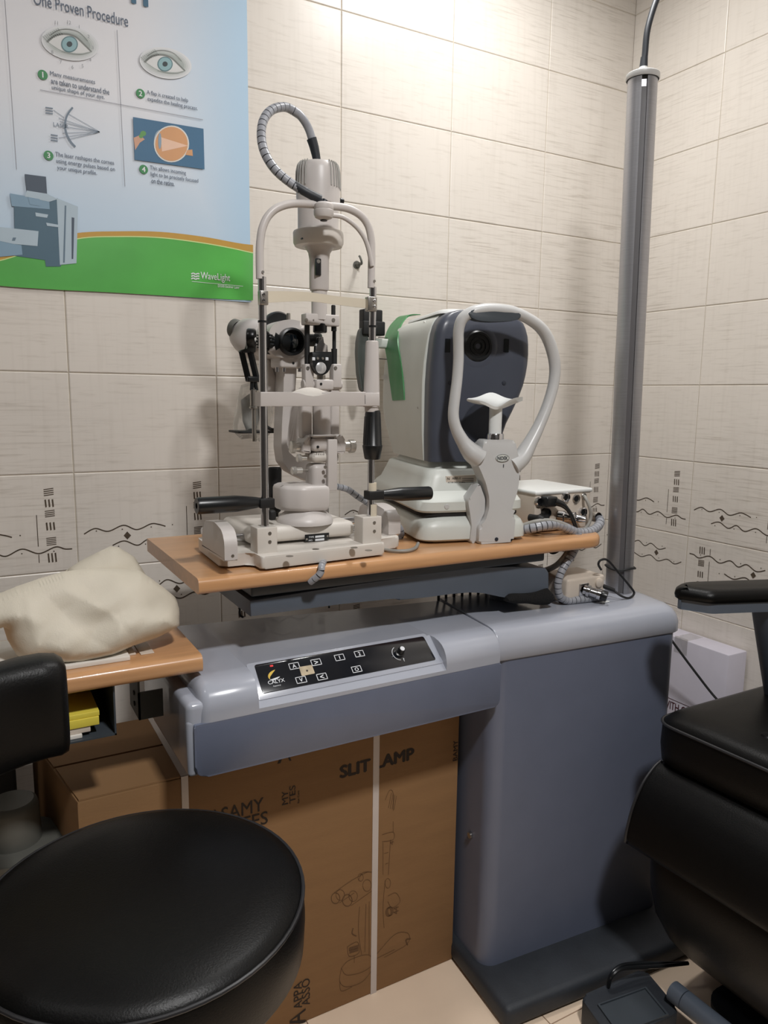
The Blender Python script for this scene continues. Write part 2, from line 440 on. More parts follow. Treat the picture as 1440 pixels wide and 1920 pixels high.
# ------------------------------------------------------------------ poster
def build_poster():
    yb = -.0035
    x1 = -1.114; x0 = -1.87; z0 = 1.3605; z1 = 2.35
    t = thing('poster', 'pale blue eye surgery procedure poster with green foot, taped to the tiled wall', 'poster', ((x0 + x1) / 2, -.003, z0))
    sheet = MB()
    n = 14; rows = 24; f = []
    bm = bmesh.new(); G = []
    def bow(x, z):   # slight curl off the wall at the free corner and edge
        s = max(0, (x - (x1 - .016)) / .016)
        return .002 * s * s
    for i in range(n + 1):
        G.append([bm.verts.new((x0 + (x1 - x0) * i / n, yb - bow(x0 + (x1 - x0) * i / n, z0 + (z1 - z0) * j / rows), z0 + (z1 - z0) * j / rows)) for j in range(rows + 1)])
    for i in range(n):
        for j in range(rows): bm.faces.new((G[i][j], G[i + 1][j], G[i + 1][j + 1], G[i][j + 1]))
    r = bmesh.ops.solidify(bm, geom=list(bm.faces), thickness=.0012)
    sheet._merge(bm)
    m = mat('poster_print', (214, 218, 222), .5, var=.01)
    nt = m.node_tree; N = nt.nodes; L = nt.links; b = N['Principled BSDF']; tc = N['Texture Coordinate']
    sp = N.new('ShaderNodeSeparateXYZ'); L.new(tc.outputs['Object'], sp.inputs[0])
    def mr(sock, a, b_, c=0, d=1):
        q = N.new('ShaderNodeMapRange'); q.interpolation_type = 'SMOOTHSTEP'; q.inputs[1].default_value = a; q.inputs[2].default_value = b_; q.inputs[3].default_value = c; q.inputs[4].default_value = d
        L.new(sock, q.inputs[0]); return q.outputs[0]
    fx = mr(sp.outputs[0], .12, .40); fz = mr(sp.outputs[2], .42, .10, 0, .75)
    ad = N.new('ShaderNodeMath'); ad.operation = 'MAXIMUM'; L.new(fx, ad.inputs[0]); L.new(fz, ad.inputs[1])
    mx = N.new('ShaderNodeMix'); mx.data_type = 'RGBA'; L.new(ad.outputs[0], mx.inputs['Factor'])
    mx.inputs['A'].default_value = lin((232, 232, 236)); mx.inputs['B'].default_value = lin((178, 207, 230))
    L.new(mx.outputs['Result'], b.inputs['Base Color']); M['poster'] = m
    sheet.build('printed_sheet', ['poster'], t)
    def pt(u, v, lift=.0): 
        p = Y(u, v, yb); return Vector((p.x, yb - bow(p.x, p.z) - .0016 - lift, p.z))
    def col(name, c, r=.35): M[name] = mat('poster_' + name, c, .5, var=.03); return name
    # green field with gold band
    g = MB()
    top = [(-60, 500), (0, 488), (60, 470), (145, 447), (220, 443), (300, 445), (380, 455), (440, 466), (473, 474)]
    bot = [(-60, 526), (0, 536), (100, 543), (200, 548), (300, 554), (380, 559), (473, 563.5)]
    def band(mb, upper, lower, lift, n=40):
        # the bottom edge is kept straight along the sheet edge
        U = catmull([Vector((a, b, 0)) for a, b in upper], 6); 
        def yv(q, x):
            for a, b in zip(q, q[1:]):
                if a.x <= x <= b.x: return a.y + (b.y - a.y) * (x - a.x) / max(b.x - a.x, 1e-6)
            return q[-1].y
        Lw = catmull([Vector((a, b, 0)) for a, b in lower], 6)
        xs = [-60 + (473 + 60) * i / n for i in range(n + 1)]
        for a, b in zip(xs, xs[1:]):
            mb.flat([pt(a, yv(Lw, a), lift), pt(b, yv(Lw, b), lift), pt(b, yv(U, b), lift), pt(a, yv(U, a), lift)])
    gm = mat('poster_green', (86, 176, 78), .35, var=.16, vscale=5); M['pgreen'] = gm
    band(g, top, bot, .0004); g.build('green_field', ['pgreen'], t)
    g = MB(); 
    band(g, [(-60, 488), (0, 470), (60, 452), (145, 437), (220, 434), (300, 435), (380, 444), (440, 455), (473, 460)], top, .0003)
    g.build('gold_band', [col('pgold', (196, 152, 62))], t)
    g = MB()
    lo = [(a, b + 2) for a, b in top]; band(g, top, lo, .0007); g.build('pale_line', [col('ppale', (206, 226, 150))], t)
    # thin dividing lines
    g = MB()
    def line(a, b, w=1.0, lift=.0006, mb=None):
        a = Vector(a); b = Vector(b); d = (b - a).normalized(); q = Vector((-d.y, d.x)) * w / 2
        (mb or g).flat([pt(*(a - q), lift), pt(*(b - q), lift), pt(*(b + q), lift), pt(*(a + q), lift)])
    line((219, 57), (234, 350)); line((75, 169), (380, 225)); line((9, 0), (31, 318))
    g.each('dividing_line', [col('pline', (150, 150, 158))], t)
    # eyes
    def eye(mb, cx, cy, s):
        def E(rx, ry, ox=0, oy=0, lift=.0006, n=28, rot=.2):
            pts = []
            for k in range(n):
                a = 2 * PI * k / n; x, y = rx * math.cos(a), ry * math.sin(a)
                pts.append(pt(cx + ox + (x * math.cos(rot) - y * math.sin(rot)) * s, cy + oy + (x * math.sin(rot) + y * math.cos(rot)) * s, lift))
            mb.flat(pts)
        mb.m(0)
        for k in range(5): mb.m(k); E(62 - k * 4.5, 36 - k * 3.6, 2, -3, .0005 + k * .00012)
        # opening
        mb.m(5)
        up = [(-44, -6), (-30, -18), (-8, -22), (14, -16), (32, 0), (46, 14)]; dn = [(46, 14), (28, 18), (6, 17), (-16, 12), (-32, 3), (-44, -6)]
        q = catmull([Vector((a, b, 0)) for a, b in up], 5)[:-1] + catmull([Vector((a, b, 0)) for a, b in dn], 5)[:-1]
        mb.flat([pt(cx + p.x * s, cy + p.y * s, .0012) for p in q])
        mb.m(7); E(18, 17.5, 1 * s, -1 * s, .0014, rot=0); mb.m(6); E(15.5, 15, 1 * s, -1 * s, .0016, rot=0); mb.m(8); E(6, 6, 1 * s, -1 * s, .0018, rot=0)
        mb.m(9)
        def arc(pts, w):
            c = catmull([Vector((a, b, 0)) for a, b in pts], 5)
            for i in range(len(c) - 1): line((cx + c[i].x * s, cy + c[i].y * s), (cx + c[i + 1].x * s, cy + c[i + 1].y * s), w * (1 - .5 * i / len(c)), .0017, mb)
        arc([(-46, -6), (-30, -19), (-8, -23), (14, -17), (32, -1), (48, 15)], 4.4 * s)
        arc([(-40, -20), (-22, -31), (0, -33), (22, -26), (40, -8)], 1.6 * s)
        mb.m(4)
        for k in range(9): line((cx + (-46 + k * 4) * s, cy + (-8 - k * 1.7) * s), (cx + (-56 + k * 4) * s, cy + (-18 - k * 2.2) * s), 1.2 * s, .0017, mb)
        arc([(46, 15), (28, 20), (6, 19), (-16, 14)], 1.8 * s)
    ecol = [col('e%d' % i, c) for i, c in enumerate([(224, 226, 228), (214, 217, 218), (202, 206, 205), (188, 194, 191), (170, 178, 174), (220, 221, 220), (146, 182, 188), (98, 130, 136), (54, 64, 68), (128, 132, 128)])]
    g = MB(); eye(g, 129, 85, .88); g.build('eye_picture', ecol, t)
    g = MB(); eye(g, 308, 122, .80); g.build('eye_picture', ecol, t)
    # clock marks around first eye
    g = MB()
    for s_, u, v in (('11', 103, 46), ('12', 126, 45), ('1', 148, 54), ('2', 164, 72), ('3', 172, 93), ('4', 167, 115), ('5', 153, 127), ('6', 134, 129), ('7', 112, 119), ('8', 96, 101)):
        g.text(s_, pt(u, v, .0009), (1, 0, 0), (0, 0, 1), h=.0058)
    g.build('clock_numbers', [col('pnum', (160, 164, 168))], t)
    # number discs and captions
    g = MB(); k = MB(); tx = MB()
    def cap(n, u, v, tu, tv, lines, wpx):
        c = pt(u, v, .0006); r = .0085
        g.flat([c + Vector((r * math.cos(2 * PI * i / 24), 0, r * math.sin(2 * PI * i / 24))) for i in range(24)])
        k = MB(); k.text(n, c + Vector((0, -.0004, -.0048)), (1, 0, 0), (0, 0, 1), h=.0096, bold=.03, anchor='c'); k.build('numeral', ['pwhite'], t)
        tx = MB()
        for i, s_ in enumerate(lines):
            p = pt(tu, tv, .0006); tx.text(s_, p + Vector((.001 * i, 0, -.0118 * i)), (1, 0, 0), (0, 0, 1), w=wpx[i] * mpp(p) * 1.02, h=.0096, bold=.008)
        tx.build('caption_text', ['ptext'], t)
    col('ptext', (92, 104, 122)); col('pwhite', (232, 234, 236))
    cap('1', 80, 141, 94, 144, ['Many measurements', 'are taken to understand the', 'unique shape of your eye.'], [78, 102, 92])
    cap('2', 263, 176, 275, 179, ['A flap is created to help', 'expedite the healing process.'], [76, 93])
    cap('3', 91, 292, 104, 295, ['The laser reshapes the cornea', 'using energy pulses based on', 'your unique profile.'], [103, 103, 69])
    cap('4', 269, 318, 281, 320, ['This allows incoming', 'light to be precisely focused', 'on the retina.'], [66, 88, 42])
    g.each('number_disc', [col('pdisc', (58, 138, 82))], t)
    tx = MB(); tx.text('One Proven Procedure', pt(63, 9, .0006), (1, 0, 0), (0, 0, 1), w=.166, h=.0205, bold=.004)
    tx.build('subtitle_text', ['ptext'], t)
    g = MB(); g.text('n', pt(247, 6, .0006), (1, 0, 0), (0, 0, 1), h=.036, bold=.02); g.build('heading_text', [col('phead', (70, 110, 136))], t)
    # laser sketch (3)
    g = MB()
    for a, b in (((100, 207), (120, 221)), ((110, 222), (187, 248)), ((112, 228), (187, 248)), ((118, 238), (187, 248)), ((117, 250), (187, 248)), ((110, 259), (187, 248)), ((126, 213), (187, 248)), ((128, 262), (187, 248))): line(a, b, .8)
    for v in (202, 207, 212): line((85, v), (99, v + 2), 2)
    for v in (253, 258, 263): line((95, v), (108, v + 2), 2)
    g.text('LASER', pt(100, 237, .0008), (1, 0, 0), (0, 0, 1), h=.007)
    c = catmull([Vector((a, b, 0)) for a, b in ((136, 202), (126, 216), (122, 232), (124, 250), (132, 266), (141, 276))], 6)
    for i in range(len(c) - 1): line(c[i][:2], c[i + 1][:2], 3.6, .0008)
    g.build('laser_sketch', [col('psk', (112, 128, 144))], t)
    # eyeball picture (4)
    g = MB()
    g.flat([pt(249, 220, .0006), pt(252, 300, .0006), pt(383, 318, .0006), pt(381, 242, .0006)])
    def el(cx, cy, rx, ry, lift, mi, n=32):
        g.m(mi); g.flat([pt(cx + rx * math.cos(2 * PI * i / n), cy + ry * math.sin(2 * PI * i / n), lift) for i in range(n)])
    el(300, 266, 12, 22, .0008, 4); el(321, 270.5, 33, 34.5, .0009, 1); el(321, 270.5, 30.5, 32, .0011, 2)
    g.m(2); g.flat([pt(350, 282, .001), pt(360, 281, .001), pt(361, 293, .001), pt(347, 291, .001)])
    g.m(3); g.flat([pt(301, 258, .0013), pt(352, 274, .0013), pt(303, 285, .0013)])
    g.m(4); el(299, 265, 3, 15, .0014, 4)
    g.m(5); el(268, 251, 5.5, 5, .0009, 5); el(264, 256, 4, 4, .001, 5)
    g.m(6); g.flat([pt(250, 259, .0009), pt(262, 254, .0009), pt(271, 262, .0009), pt(262, 268, .0009), pt(253, 282, .0009)])
    g.build('eyeball_picture', [col('pblue', (62, 108, 142)), col('pw2', (222, 220, 214)), col('porange', (214, 158, 110)), col('ppink', (236, 196, 170)), col('pcorn', (140, 162, 180)), col('pleaf', (96, 152, 84)), col('pskin', (206, 158, 132))], t)
    # the laser machine
    g = MB()
    def poly(mi, px, lift): g.m(mi); g.flat([pt(u, v, lift) for u, v in px])
    poly(3, [(46, 327), (86, 332), (88, 364), (50, 359)], .0012)
    poly(0, [(26, 385), (108, 372), (114, 500), (86, 500), (84, 488), (28, 480)], .0011)
    poly(1, [(106, 372), (146, 388), (143, 494), (112, 497)], .0013); poly(4, [(121, 386), (124, 386), (121, 493), (118, 493)], .0015); poly(3, [(134, 408), (139, 409), (137, 486), (134, 486)], .0015)
    poly(2, [(18, 363), (46, 368), (92, 378), (93, 393), (22, 387)], .0014); poly(1, [(50, 358), (88, 364), (108, 374), (92, 379), (46, 369)], .0016)
    poly(2, [(52, 370), (74, 374), (75, 387), (56, 384)], .0018); poly(1, [(66, 399), (90, 403), (88, 409), (67, 406)], .0015); poly(1, [(86, 418), (115, 423), (112, 427), (88, 424)], .0016)
    poly(1, [(-20, 424), (72, 434), (70, 462), (26, 458), (-20, 448)], .0016); poly(2, [(-20, 448), (26, 458), (40, 460), (42, 478), (0, 482), (-20, 482)], .0014); poly(4, [(24, 446), (30, 446), (28, 452), (22, 452)], .0018)
    g.build('laser_machine_picture', [col('pm0', (74, 104, 122)), col('pm1', (176, 194, 206)), col('pm2', (128, 158, 180)), col('pm3', (66, 80, 96)), col('pm4', (96, 118, 136))], t)
    g = MB()
    g.text('WaveLight', pt(376, 527, .0012), (1, 0, 0), (0, 0, 1), w=.0635, h=.0185, bold=.006)
    for kx in range(3):
        c = catmull([Vector((a, b + kx * 4.6, 0)) for a, b in ((358, 514), (362, 512.6), (366, 514.6), (370, 513.2), (373, 514))], 4)
        for i in range(len(c) - 1): line(c[i][:2], c[i + 1][:2], 2.4, .0012)
    line((359, 528), (455, 537), .8, .0012)
    g.text('EX500 Excimer Laser', pt(408, 538.5, .0012), (1, 0, 0), (0, 0, 1), w=.0475, h=.0055, bold=.01)
    g.build('maker_logo', ['pwhite'], t)
build_poster()

# hook on the back wall
p = Y(668, 497, 0)
hk = thing('wall_hook', 'small dark metal screw hook in the back wall right of the slit lamp head', 'hook', (p.x, 0, p.z))
MB().cyl(p, p + Vector((0, -.004, 0)), .009, n=20).cyl(p + Vector((0, -.004, 0)), p + Vector((0, -.016, 0)), .0065, .005, n=6).build('rosette', ['bucket'], hk)
MB().tube([p + Vector((0, -.012, 0)), p + Vector((0, -.026, -.001)), p + Vector((-.003, -.032, .004)), p + Vector((-.005, -.030, .012)), p + Vector((-.006, -.027, .016))], .0026, 10).build('hook_prong', ['bucket'], hk)

# ------------------------------------------------------------------ instrument console (refraction unit)
CO = Vector((-.85, -.573, 0)); CA = math.radians(-4.0)
CM = Matrix.Translation(CO) @ Matrix.Rotation(CA, 4, 'Z')
def CL(x, y, z): return CM @ Vector((x, y, z))
def plane_hit(u, v, p0, n):
    d = ray(u, v); return CAM + d * ((p0 - CAM).dot(n) / d.dot(n))
CMA = Matrix.Translation(CO) @ Matrix.Rotation(math.radians(.5), 4, 'Z')
def CR(x, y, z): return CMA @ Vector((x, y, z))
def cbox(mb, a, b, bev=0, seg=3): return mb.box(a, b, bev, seg, CM)
fC_YZ = lambda a, b, d: CL(d, a, b)
fC_XY = lambda a, b, d: CL(a, b, d)

con = thing('instrument_console', 'blue-grey eye examination console with light grey rounded top and black control panel', 'console', tuple(CL(.1, .1, 0)), CA)
mb = MB(); cbox(mb, (-.02, -.105, 0), (.50, .29, .046), .014); mb.build('plinth', 'base', con)
mb = MB(); mb.prism(rrect(-.004, .458, 0, .28, .03, 8), fC_XY, .044, .683); mb.build('cabinet_body', 'blue', con)
mb = MB(); mb.cyl(CL(-.0045, .06, .30), CL(-.009, .06, .30), .006, n=16); mb.build('lock', 'steel', con)
# rounded cap of the cabinet
def capsec(off, z):
    pts = [(0 + 0.001, -.004 + off), (.463 - off, -.004 + off), (.492 - off, .25 - off * .3), (.012, .25 - off * .3)]
    return rpoly(pts, [.004, .03, .03, .004], 7)
mb = MB(); secs = []
for off, z in ((.003, .680), (0, .683), (0, .702), (.003, .716), (.010, .729), (.020, .7365), (.034, .7395), (.06, .740)):
    secs.append([CL(a, b, z) for a, b in capsec(off, z)])
mb.loft(secs); mb.build('cabinet_cap', 'console', con, ang=50)
# swing-out control arm left of the cabinet
def hump(yb):   # y-z profile of the arm cap
    return [(-.0155, .684), (-.0155, .700), (-.0145, .7085), (-.0115, .717), (-.006, .7255), (.002, .732), (.012, .736), (.026, .7385), (yb, .7385), (yb, .62), (.0, .62), (.0, .684)]
def chord(yb):
    r = [(-.0155, .684), (-.0155, .691)]
    for i in range(1, 7): t = i / 6; r.append((-.0155 + .0555 * t, .691 + .0475 * t))
    return r + [(yb, .7385), (yb, .62), (.0, .62), (.0, .684)]
def rear_y(x): return .222 + .085 * (-x / .56)
secs = []
for x, q in ((-.556, .024), (-.555, .016), (-.552, .008), (-.547, .003), (-.540, 0)):
    secs.append([CR(x, a + (q * .4 if a < .05 else 0), max(b - (q if b > .69 else 0), .62)) for a, b in hump(rear_y(x))])
for x, f in ((-.4665, hump), (-.466, chord), (-.1225, chord), (-.122, hump), (-.006, hump)):
    secs.append([CR(x + (.11 * a if x > -.01 else 0), a, b) for a, b in f(rear_y(x))])
for x, q in ((-.002, .001), (.0, .004), (.0005, .009)):
    secs.append([CR(x + .11 * a, a + (q if a < .05 else 0), b - (q if b > .69 else 0)) for a, b in hump(rear_y(x))])
mb = MB(); mb.loft(secs); mb.build('arm_cap', 'console', con, ang=28)
mb = MB(); mb.box((-.575, -.010, .602), (-.004, .215, .690), .006, 3, CMA); mb.box((-.575, -.010, .60), (-.538, .285, .716), .010, 4, CMA); mb.build('arm_housing', 'console', con)
mb = MB(); mb.prism(rpoly([(-.566, .6845), (-.001, .6845), (-.001, .6005), (-.566, .6005)], [.004, .004, .012, .02]), lambda a, b, d: CR(a, d, b), -.0155, -.004, .003); mb.build('arm_front_panel', 'blue', con)
# control panel
PA = CR(-.40, -.0155, .691); pn = (CR(0, .040, .7385) - CR(0, -.0155, .691)).normalized(); px_ = (CR(1, 0, 0) - CR(0, 0, 0)).normalized(); PN = px_.cross(pn)
def pan(u, v, l=0.0): return plane_hit(u, v, PA, PN) + PN * l
def slab(mb, px, l0, l1, r=.0, bev=0.0):
    q = [pan(u, v) for u, v in px]; c = [((p - PA).dot(px_), (p - PA).dot(pn)) for p in q]
    if r: c = rpoly(c, r, 5)
    mb.prism(c, lambda a, b, d: PA + px_ * a + pn * b + PN * d, l0, l1, bev)
mb = MB(); slab(mb, [(461, 1246), (796, 1188), (832, 1243), (485, 1314)], -.006, .0012, .003, .0008); mb.build('panel_bezel', 'console', con)
mb = MB(); slab(mb, [(476, 1248), (793, 1194), (817, 1238), (492, 1302)], .0012, .0020, .004, .0003); cp = mb.build('control_panel', 'panel', con)
keys = [(551, 1250, 'A'), (592, 1243, '>'), (636, 1234, '1'), (673, 1227, '2'), (564, 1276, 'V'), (603, 1270, '<'), (668, 1256, 'O')]
PY = (pn).normalized()
for u, v, s_ in keys:
    mb = MB(); c = pan(u, v, .0020); hw, hh = .0088, .0058
    def q(a, b, l=0): return c + px_ * a + pn * b + PN * l
    w_ = .0011
    for a0, b0, a1, b1 in ((-hw, -hh, hw, -hh + w_), (-hw, hh - w_, hw, hh), (-hw, -hh, -hw + w_, hh), (hw - w_, -hh, hw, hh)):
        mb.prism([(a0, b0), (a1, b0), (a1, b1), (a0, b1)], lambda a, b, d: q(a, b, d), 0, .0004)
    mb.text(s_, q(0, -.0032, .0003), px_, pn, h=.0064, bold=.03, anchor='c')
    mb.build('key', 'keywhite', cp)
mb = MB(); slab(mb, [(560, 1252), (584, 1248), (590, 1264), (565, 1269)], .0020, .0024, .002); c = pan(575, 1259, .0024); mb.build('worn_key', 'yellowed', cp)['label'] = 'yellowed square key worn through at the middle'
mb = MB(); mb.cyl(c, c + PN * .0006, .0016, n=12); mb.build('key_dot', 'ink', cp)
mb = MB(); slab(mb, [(505, 1249), (511, 1248), (512, 1251), (506, 1252)], .002, .0026, .001); mb.build('indicator_light', 'red', cp)
mb = MB(); c = catmull([pan(u, v, .0021) for u, v in ((515, 1257), (508, 1263), (504, 1270), (507, 1276), (516, 1274), (524, 1270))], 6)
def ribbon(mb, c, w0, w1, n):
    for i in range(len(c) - 1):
        t0 = math.sin(PI * (i + .3) / len(c)); t1 = math.sin(PI * (i + 1.3) / len(c)); d = (c[i + 1] - c[i]).normalized().cross(n)
        mb.flat([c[i] - d * w0 * t0, c[i + 1] - d * w0 * t1, c[i + 1] + d * w0 * t1, c[i] + d * w0 * t0])
ribbon(mb, c[:17], .0022, 0, PN); o_ = mb.build('logo_swoosh', 'gold', cp); o_['label'] = 'gold half of the crescent logo'
mb = MB(); ribbon(mb, [x + PN * .0001 for x in c[16:]], .0016, 0, PN)
mb.text('CALYX', pan(503, 1285, .0023), px_, pn, w=.0275, h=.0062, bold=.012); mb.text('Appasamy', pan(512, 1290, .0023), px_, pn, w=.013, h=.003, bold=.01); mb.build('logo_text', 'keywhite', cp)
c = pan(748, 1226, .002)
mb = MB(); mb.lathe(c, PN, [(.0085, 0), (.0085, .003), (.0062, .004), (.0058, .014), (.005, .015), (.0001, .015)], 24, cap=False); kn = mb.build('dimmer_knob', 'black', cp)
mb = MB(); mb.cyl(c + PN * .0148, c + PN * .0156, .0042, n=20); mb.build('knob_cap', 'keywhite', kn)
mb = MB(); mb.tube([c + px_ * (.0135 * math.cos(a)) + pn * (.0135 * math.sin(a)) + PN * .0003 for a in [2.0 + .25 * i for i in range(11)]], .0006, 6); mb.text('?', pan(757, 1241, .0023), px_, pn, h=.006, bold=.03); mb.build('dimmer_scale', 'keywhite', cp)
# guard bars along the rear edge
mb = MB()
for u in (822, 836, 851, 866, 881, 896, 911, 926):
    p0 = plane_hit(u, 1128, CL(0, .232, 0), CL(0, 1, 0) - CL(0, 0, 0)); mb.box((p0.x - .0022, p0.y - .0022, .725), (p0.x + .0022, p0.y + .0022, .79), .0005)
pa, pb2 = CL(-.03, .232, .79), CL(.12, .232, .79)
mb.tube([pa, pb2], .003, 8, sm=False); mb.build('rear_guard', 'matte', con)

# ------------------------------------------------------------------ pole
pbase = Z(1160, 1108, .7395); ptop = Y(1205, 150, -.462)
pole = thing('lamp_pole', 'tall brushed aluminium column with a front slot standing on the console by the room corner', 'pole', tuple(pbase))
dirv = Vector((-.70, -.71, 0)).normalized()
a0 = math.atan2(dirv.y, dirv.x) + math.radians(6)
R_ = .0290
prof = []
for k in range(49):
    a = a0 + .20 + (2 * PI - .40) * k / 48; prof.append((R_ * math.cos(a), R_ * math.sin(a)))
def pol(r, da): return (r * math.cos(a0 + da), r * math.sin(a0 + da))
h_ = R_ * math.sin(.20); inner = R_ - .010
e1 = Vector((math.cos(a0), math.sin(a0))); e2 = Vector((-e1.y, e1.x))
prof += [tuple(e1 * inner - e2 * h_), tuple(e1 * inner + e2 * h_)]
mb = MB()
mb.loft([[pbase + Vector((a, b, 0)) for a, b in prof], [ptop + Vector((a, b, 0)) for a, b in prof]])
mb.build('column', 'alu', pole, ang=30)
mb = MB(); s2 = [tuple(e1 * (inner + .004) - e2 * h_ * .98), tuple(e1 * (inner + .004) + e2 * h_ * .98), tuple(e1 * inner + e2 * h_ * .98), tuple(e1 * inner - e2 * h_ * .98)]
mb.loft([[pbase + Vector((a, b, .001)) for a, b in s2], [ptop + Vector((a, b, -.02)) for a, b in s2]])
mb.build('slot_strip', 'slot', pole)
mb = MB(); mb.lathe(ptop, (0, 0, 1), [(.0315, -.001), (.033, .001), (.033, .009), (.0315, .0105), (.0001, .0105)], 40, cap=False); mb.build('end_cap', 'bandwhite', pole)
mb = MB(); mb.cyl(ptop + Vector((0, 0, .010)), ptop + Vector((0, 0, .024)), .0085, n=20, bev=.001); mb.build('gland', 'white', pole)
q = [ptop + Vector((0, 0, .022))] + [Y(u, v, ptop.y) for u, v in ((1209, 104), (1213, 62), (1222, 26), (1234, -8), (1250, -48), (1262, -90))]
q += [Vector((q[-1].x + .012, q[-1].y + .005, q[-1].z + .06)), Vector((q[-1].x + .016, q[-1].y + .006, CEIL))]
mb = MB(); mb.tube(q, .0062, 14); mb.cyl(ptop + Vector((0, 0, .022)), ptop + Vector((.0005, 0, .042)), .0082, .0070, n=18); mb.build('flexible_hose', 'hose', pole)
# base cord wound round the pole
cord = MB()
q = []
for k in range(26):
    a = 2 * PI * k / 26; q.append(Vector((pbase.x, pbase.y, .795)) + Vector((.0318 * math.cos(a), .0318 * math.sin(a), .002 * math.sin(3 * a))))
cord.tube(q, .0022, 8, closed=True)
zc = .742
q2 = [Y(1121, 1096, -.49), Y(1136, 1101, -.50), Y(1150, 1107, -.51), Y(1166, 1118, -.525), Y(1180, 1121, -.525), Y(1189, 1112, -.52), Y(1180, 1098, -.52), Y(1160, 1074, -.52), Y(1140, 1051, -.52), Y(1127, 1050, -.52), Y(1122, 1058, -.52), Y(1127, 1068, -.51)]
cord.tube(q2, .0024, 8)
cord.cyl(Y(1118, 1094, -.49), Y(1152, 1107, -.512), .0052, .0040, n=12)
o = cord.build('looped_cable', 'matte', loc=tuple(Vector((pbase.x, pbase.y, .742))))
tag(o, 'black cord looped round the foot of the aluminium pole', 'cord')

# ------------------------------------------------------------------ swivel instrument table
TX0, TX1, TY0, TY1, TZ0, TZ1 = -1.387, -.535, -.532, -.17, .8615, .8865
tab = thing('instrument_table', 'beech-topped swivel table over the console, carrying the slit lamp and the autorefractor', 'table', (-.96, -.35, TZ0))
prof = rpoly([(TY0, TZ0), (TY0, TZ1), (TY1, TZ1), (TY1, TZ0)], [.010, .0135, .002, .002], 7)
mb = MB()
secs = [[Vector((TX0, a, b)) for a, b in prof]]
secs.append([Vector((TX1 - .05, a, b)) for a, b in prof])
for k in range(1, 9):
    t = k / 8 * PI / 2; xx = TX1 - .05 + .05 * math.sin(t); s = .05 * (1 - math.cos(t))
    secs.append([Vector((xx, a + s if a < -.4 else a - s, b)) for a, b in prof])
mb.loft(secs); mb.build('tabletop', 'wood', tab)
fy = -.502
mb = MB(); p0 = Y(471, 1100, fy); p1 = Y(1022, 1040, fy)
mb.box((p0.x, fy, Y(700, 1092, fy).z), (p1.x, -.235, TZ0), .004); mb.build('underframe', 'under', tab)
mb = MB()
arm = outl([(471, 1157), (640, 1133), (735, 1120), (750, 1126), (803, 1120), (845, 1114), (880, 1111), (905, 1112), (938, 1119), (985, 1126), (1027, 1128), (1030, 1120), (1030, 1074), (1025, 1066), (963, 1063), (888, 1066), (640, 1100), (469, 1127)], fy)
mb.prism(arm, fXZ, fy + .001, -.30, .003); ar = mb.build('swing_arm', 'bluegrey', tab)
mb = MB(); c = Vector((-.70, -.40, Y(1000, 1064, fy).z)); mb.cyl(c - Vector((0, 0, .004)), c + Vector((0, 0, .020)), .034, n=28, bev=.003); mb.build('pivot_disc', 'under', tab)
mb = MB(); mb.cyl((-.70, -.40, .7405), (-.70, -.40, .80), .03, n=28); mb.build('pivot_post', 'bluegrey', tab)
mb = MB(); p0 = Y(450, 1152, -.36); mb.tube([p0 + Vector((0, 0, .02)), p0, p0 + Vector((.006, 0, -.006))], .002, 8); p1 = Y(617, 1140, -.43); mb.tube([p1 + Vector((0, 0, .012)), p1], .0018, 8); mb.each('release_lever', 'matte', tab)
# black bristle strip under the arm end
pf = Y(990, 1121, -.50)
mb = MB(); secs = []
for k in range(15):
    t = k / 14; u = 946 + 85 * t; v0, v1 = 1116 - 12 * t - 2 * math.sin(9 * t), 1129 + 6 * t
    a = Y(u, v0, -.5); b = Y(u, v1, -.5); c = (a + b) / 2; h = (b - a).length / 2 * (1 if 0 < k < 14 else .55)
    secs.append([c + Vector((0, math.cos(2 * PI * j / 16) * .014, math.sin(2 * PI * j / 16) * h * (1 + .06 * math.sin(j * 5 + k)))) for j in range(16)])
mb.loft(secs); o = mb.build('dusting_brush', 'fuzz', loc=(pf.x, pf.y, .742)); tag(o, 'fuzzy black bristle strip lying on the console top below the table arm end', 'brush')

# ------------------------------------------------------------------ side shelf at the left
sh = thing('side_shelf', 'beech side shelf with a grey metal cubby under it, left of the console', 'shelf', (-1.6, -.44, .745))
prof = rpoly([(-.548, .7455), (-.548, .7725), (-.335, .7725), (-.335, .7455)], [.010, .0145, .002, .002], 7)
MB().prism(prof, YZ, -2.0, -1.388).build('shelf_board', 'wood', sh)
mb = MB()
mb.box((-1.80, -.535, .668), (-1.514, -.36, .6705)).box((-1.5165, -.535, .668), (-1.514, -.36, .745)).box((-1.80, -.362, .668), (-1.514, -.36, .745)).box((-1.80, -.535, .668), (-1.797, -.36, .745))
mb.build('cubby_tray', 'under', sh)
mb = MB(); mb.box((-1.470, -.47, .655), (-1.467, -.40, .746)).box((-1.470, -.47, .655), (-1.432, -.467, .70)).box((-1.470, -.47, .72), (-1.440, -.40, .723)); mb.build('shelf_bracket', 'bucket', sh)
mb = MB()
for z_ in (.735, .712, .69, .672): mb.cyl((-1.4705, -.44, z_), (-1.4715, -.44, z_), .004, n=12)
mb.each('bracket_bolt', 'dark', sh)
yo = MB().box(Y(60, 1322, -.526), Y(192, 1305, -.526) + Vector((0, .13, 0)), .001)
def book(name, ua, ub, va, vb, key, lab, cat, y=-.527, dep=.14, grp=None):
    a = Y(ub, vb, y); b = Y(ub, va, y); x0 = Y(ua, vb, y).x
    mb = MB().box((x0, y, a.z), (a.x, y + dep, b.z), .0008)
    return tag(mb.build(name, key, loc=((x0 + a.x) / 2, y + dep / 2, a.z)), lab, cat, grp)
yo.bm.free()
zc0 = .671
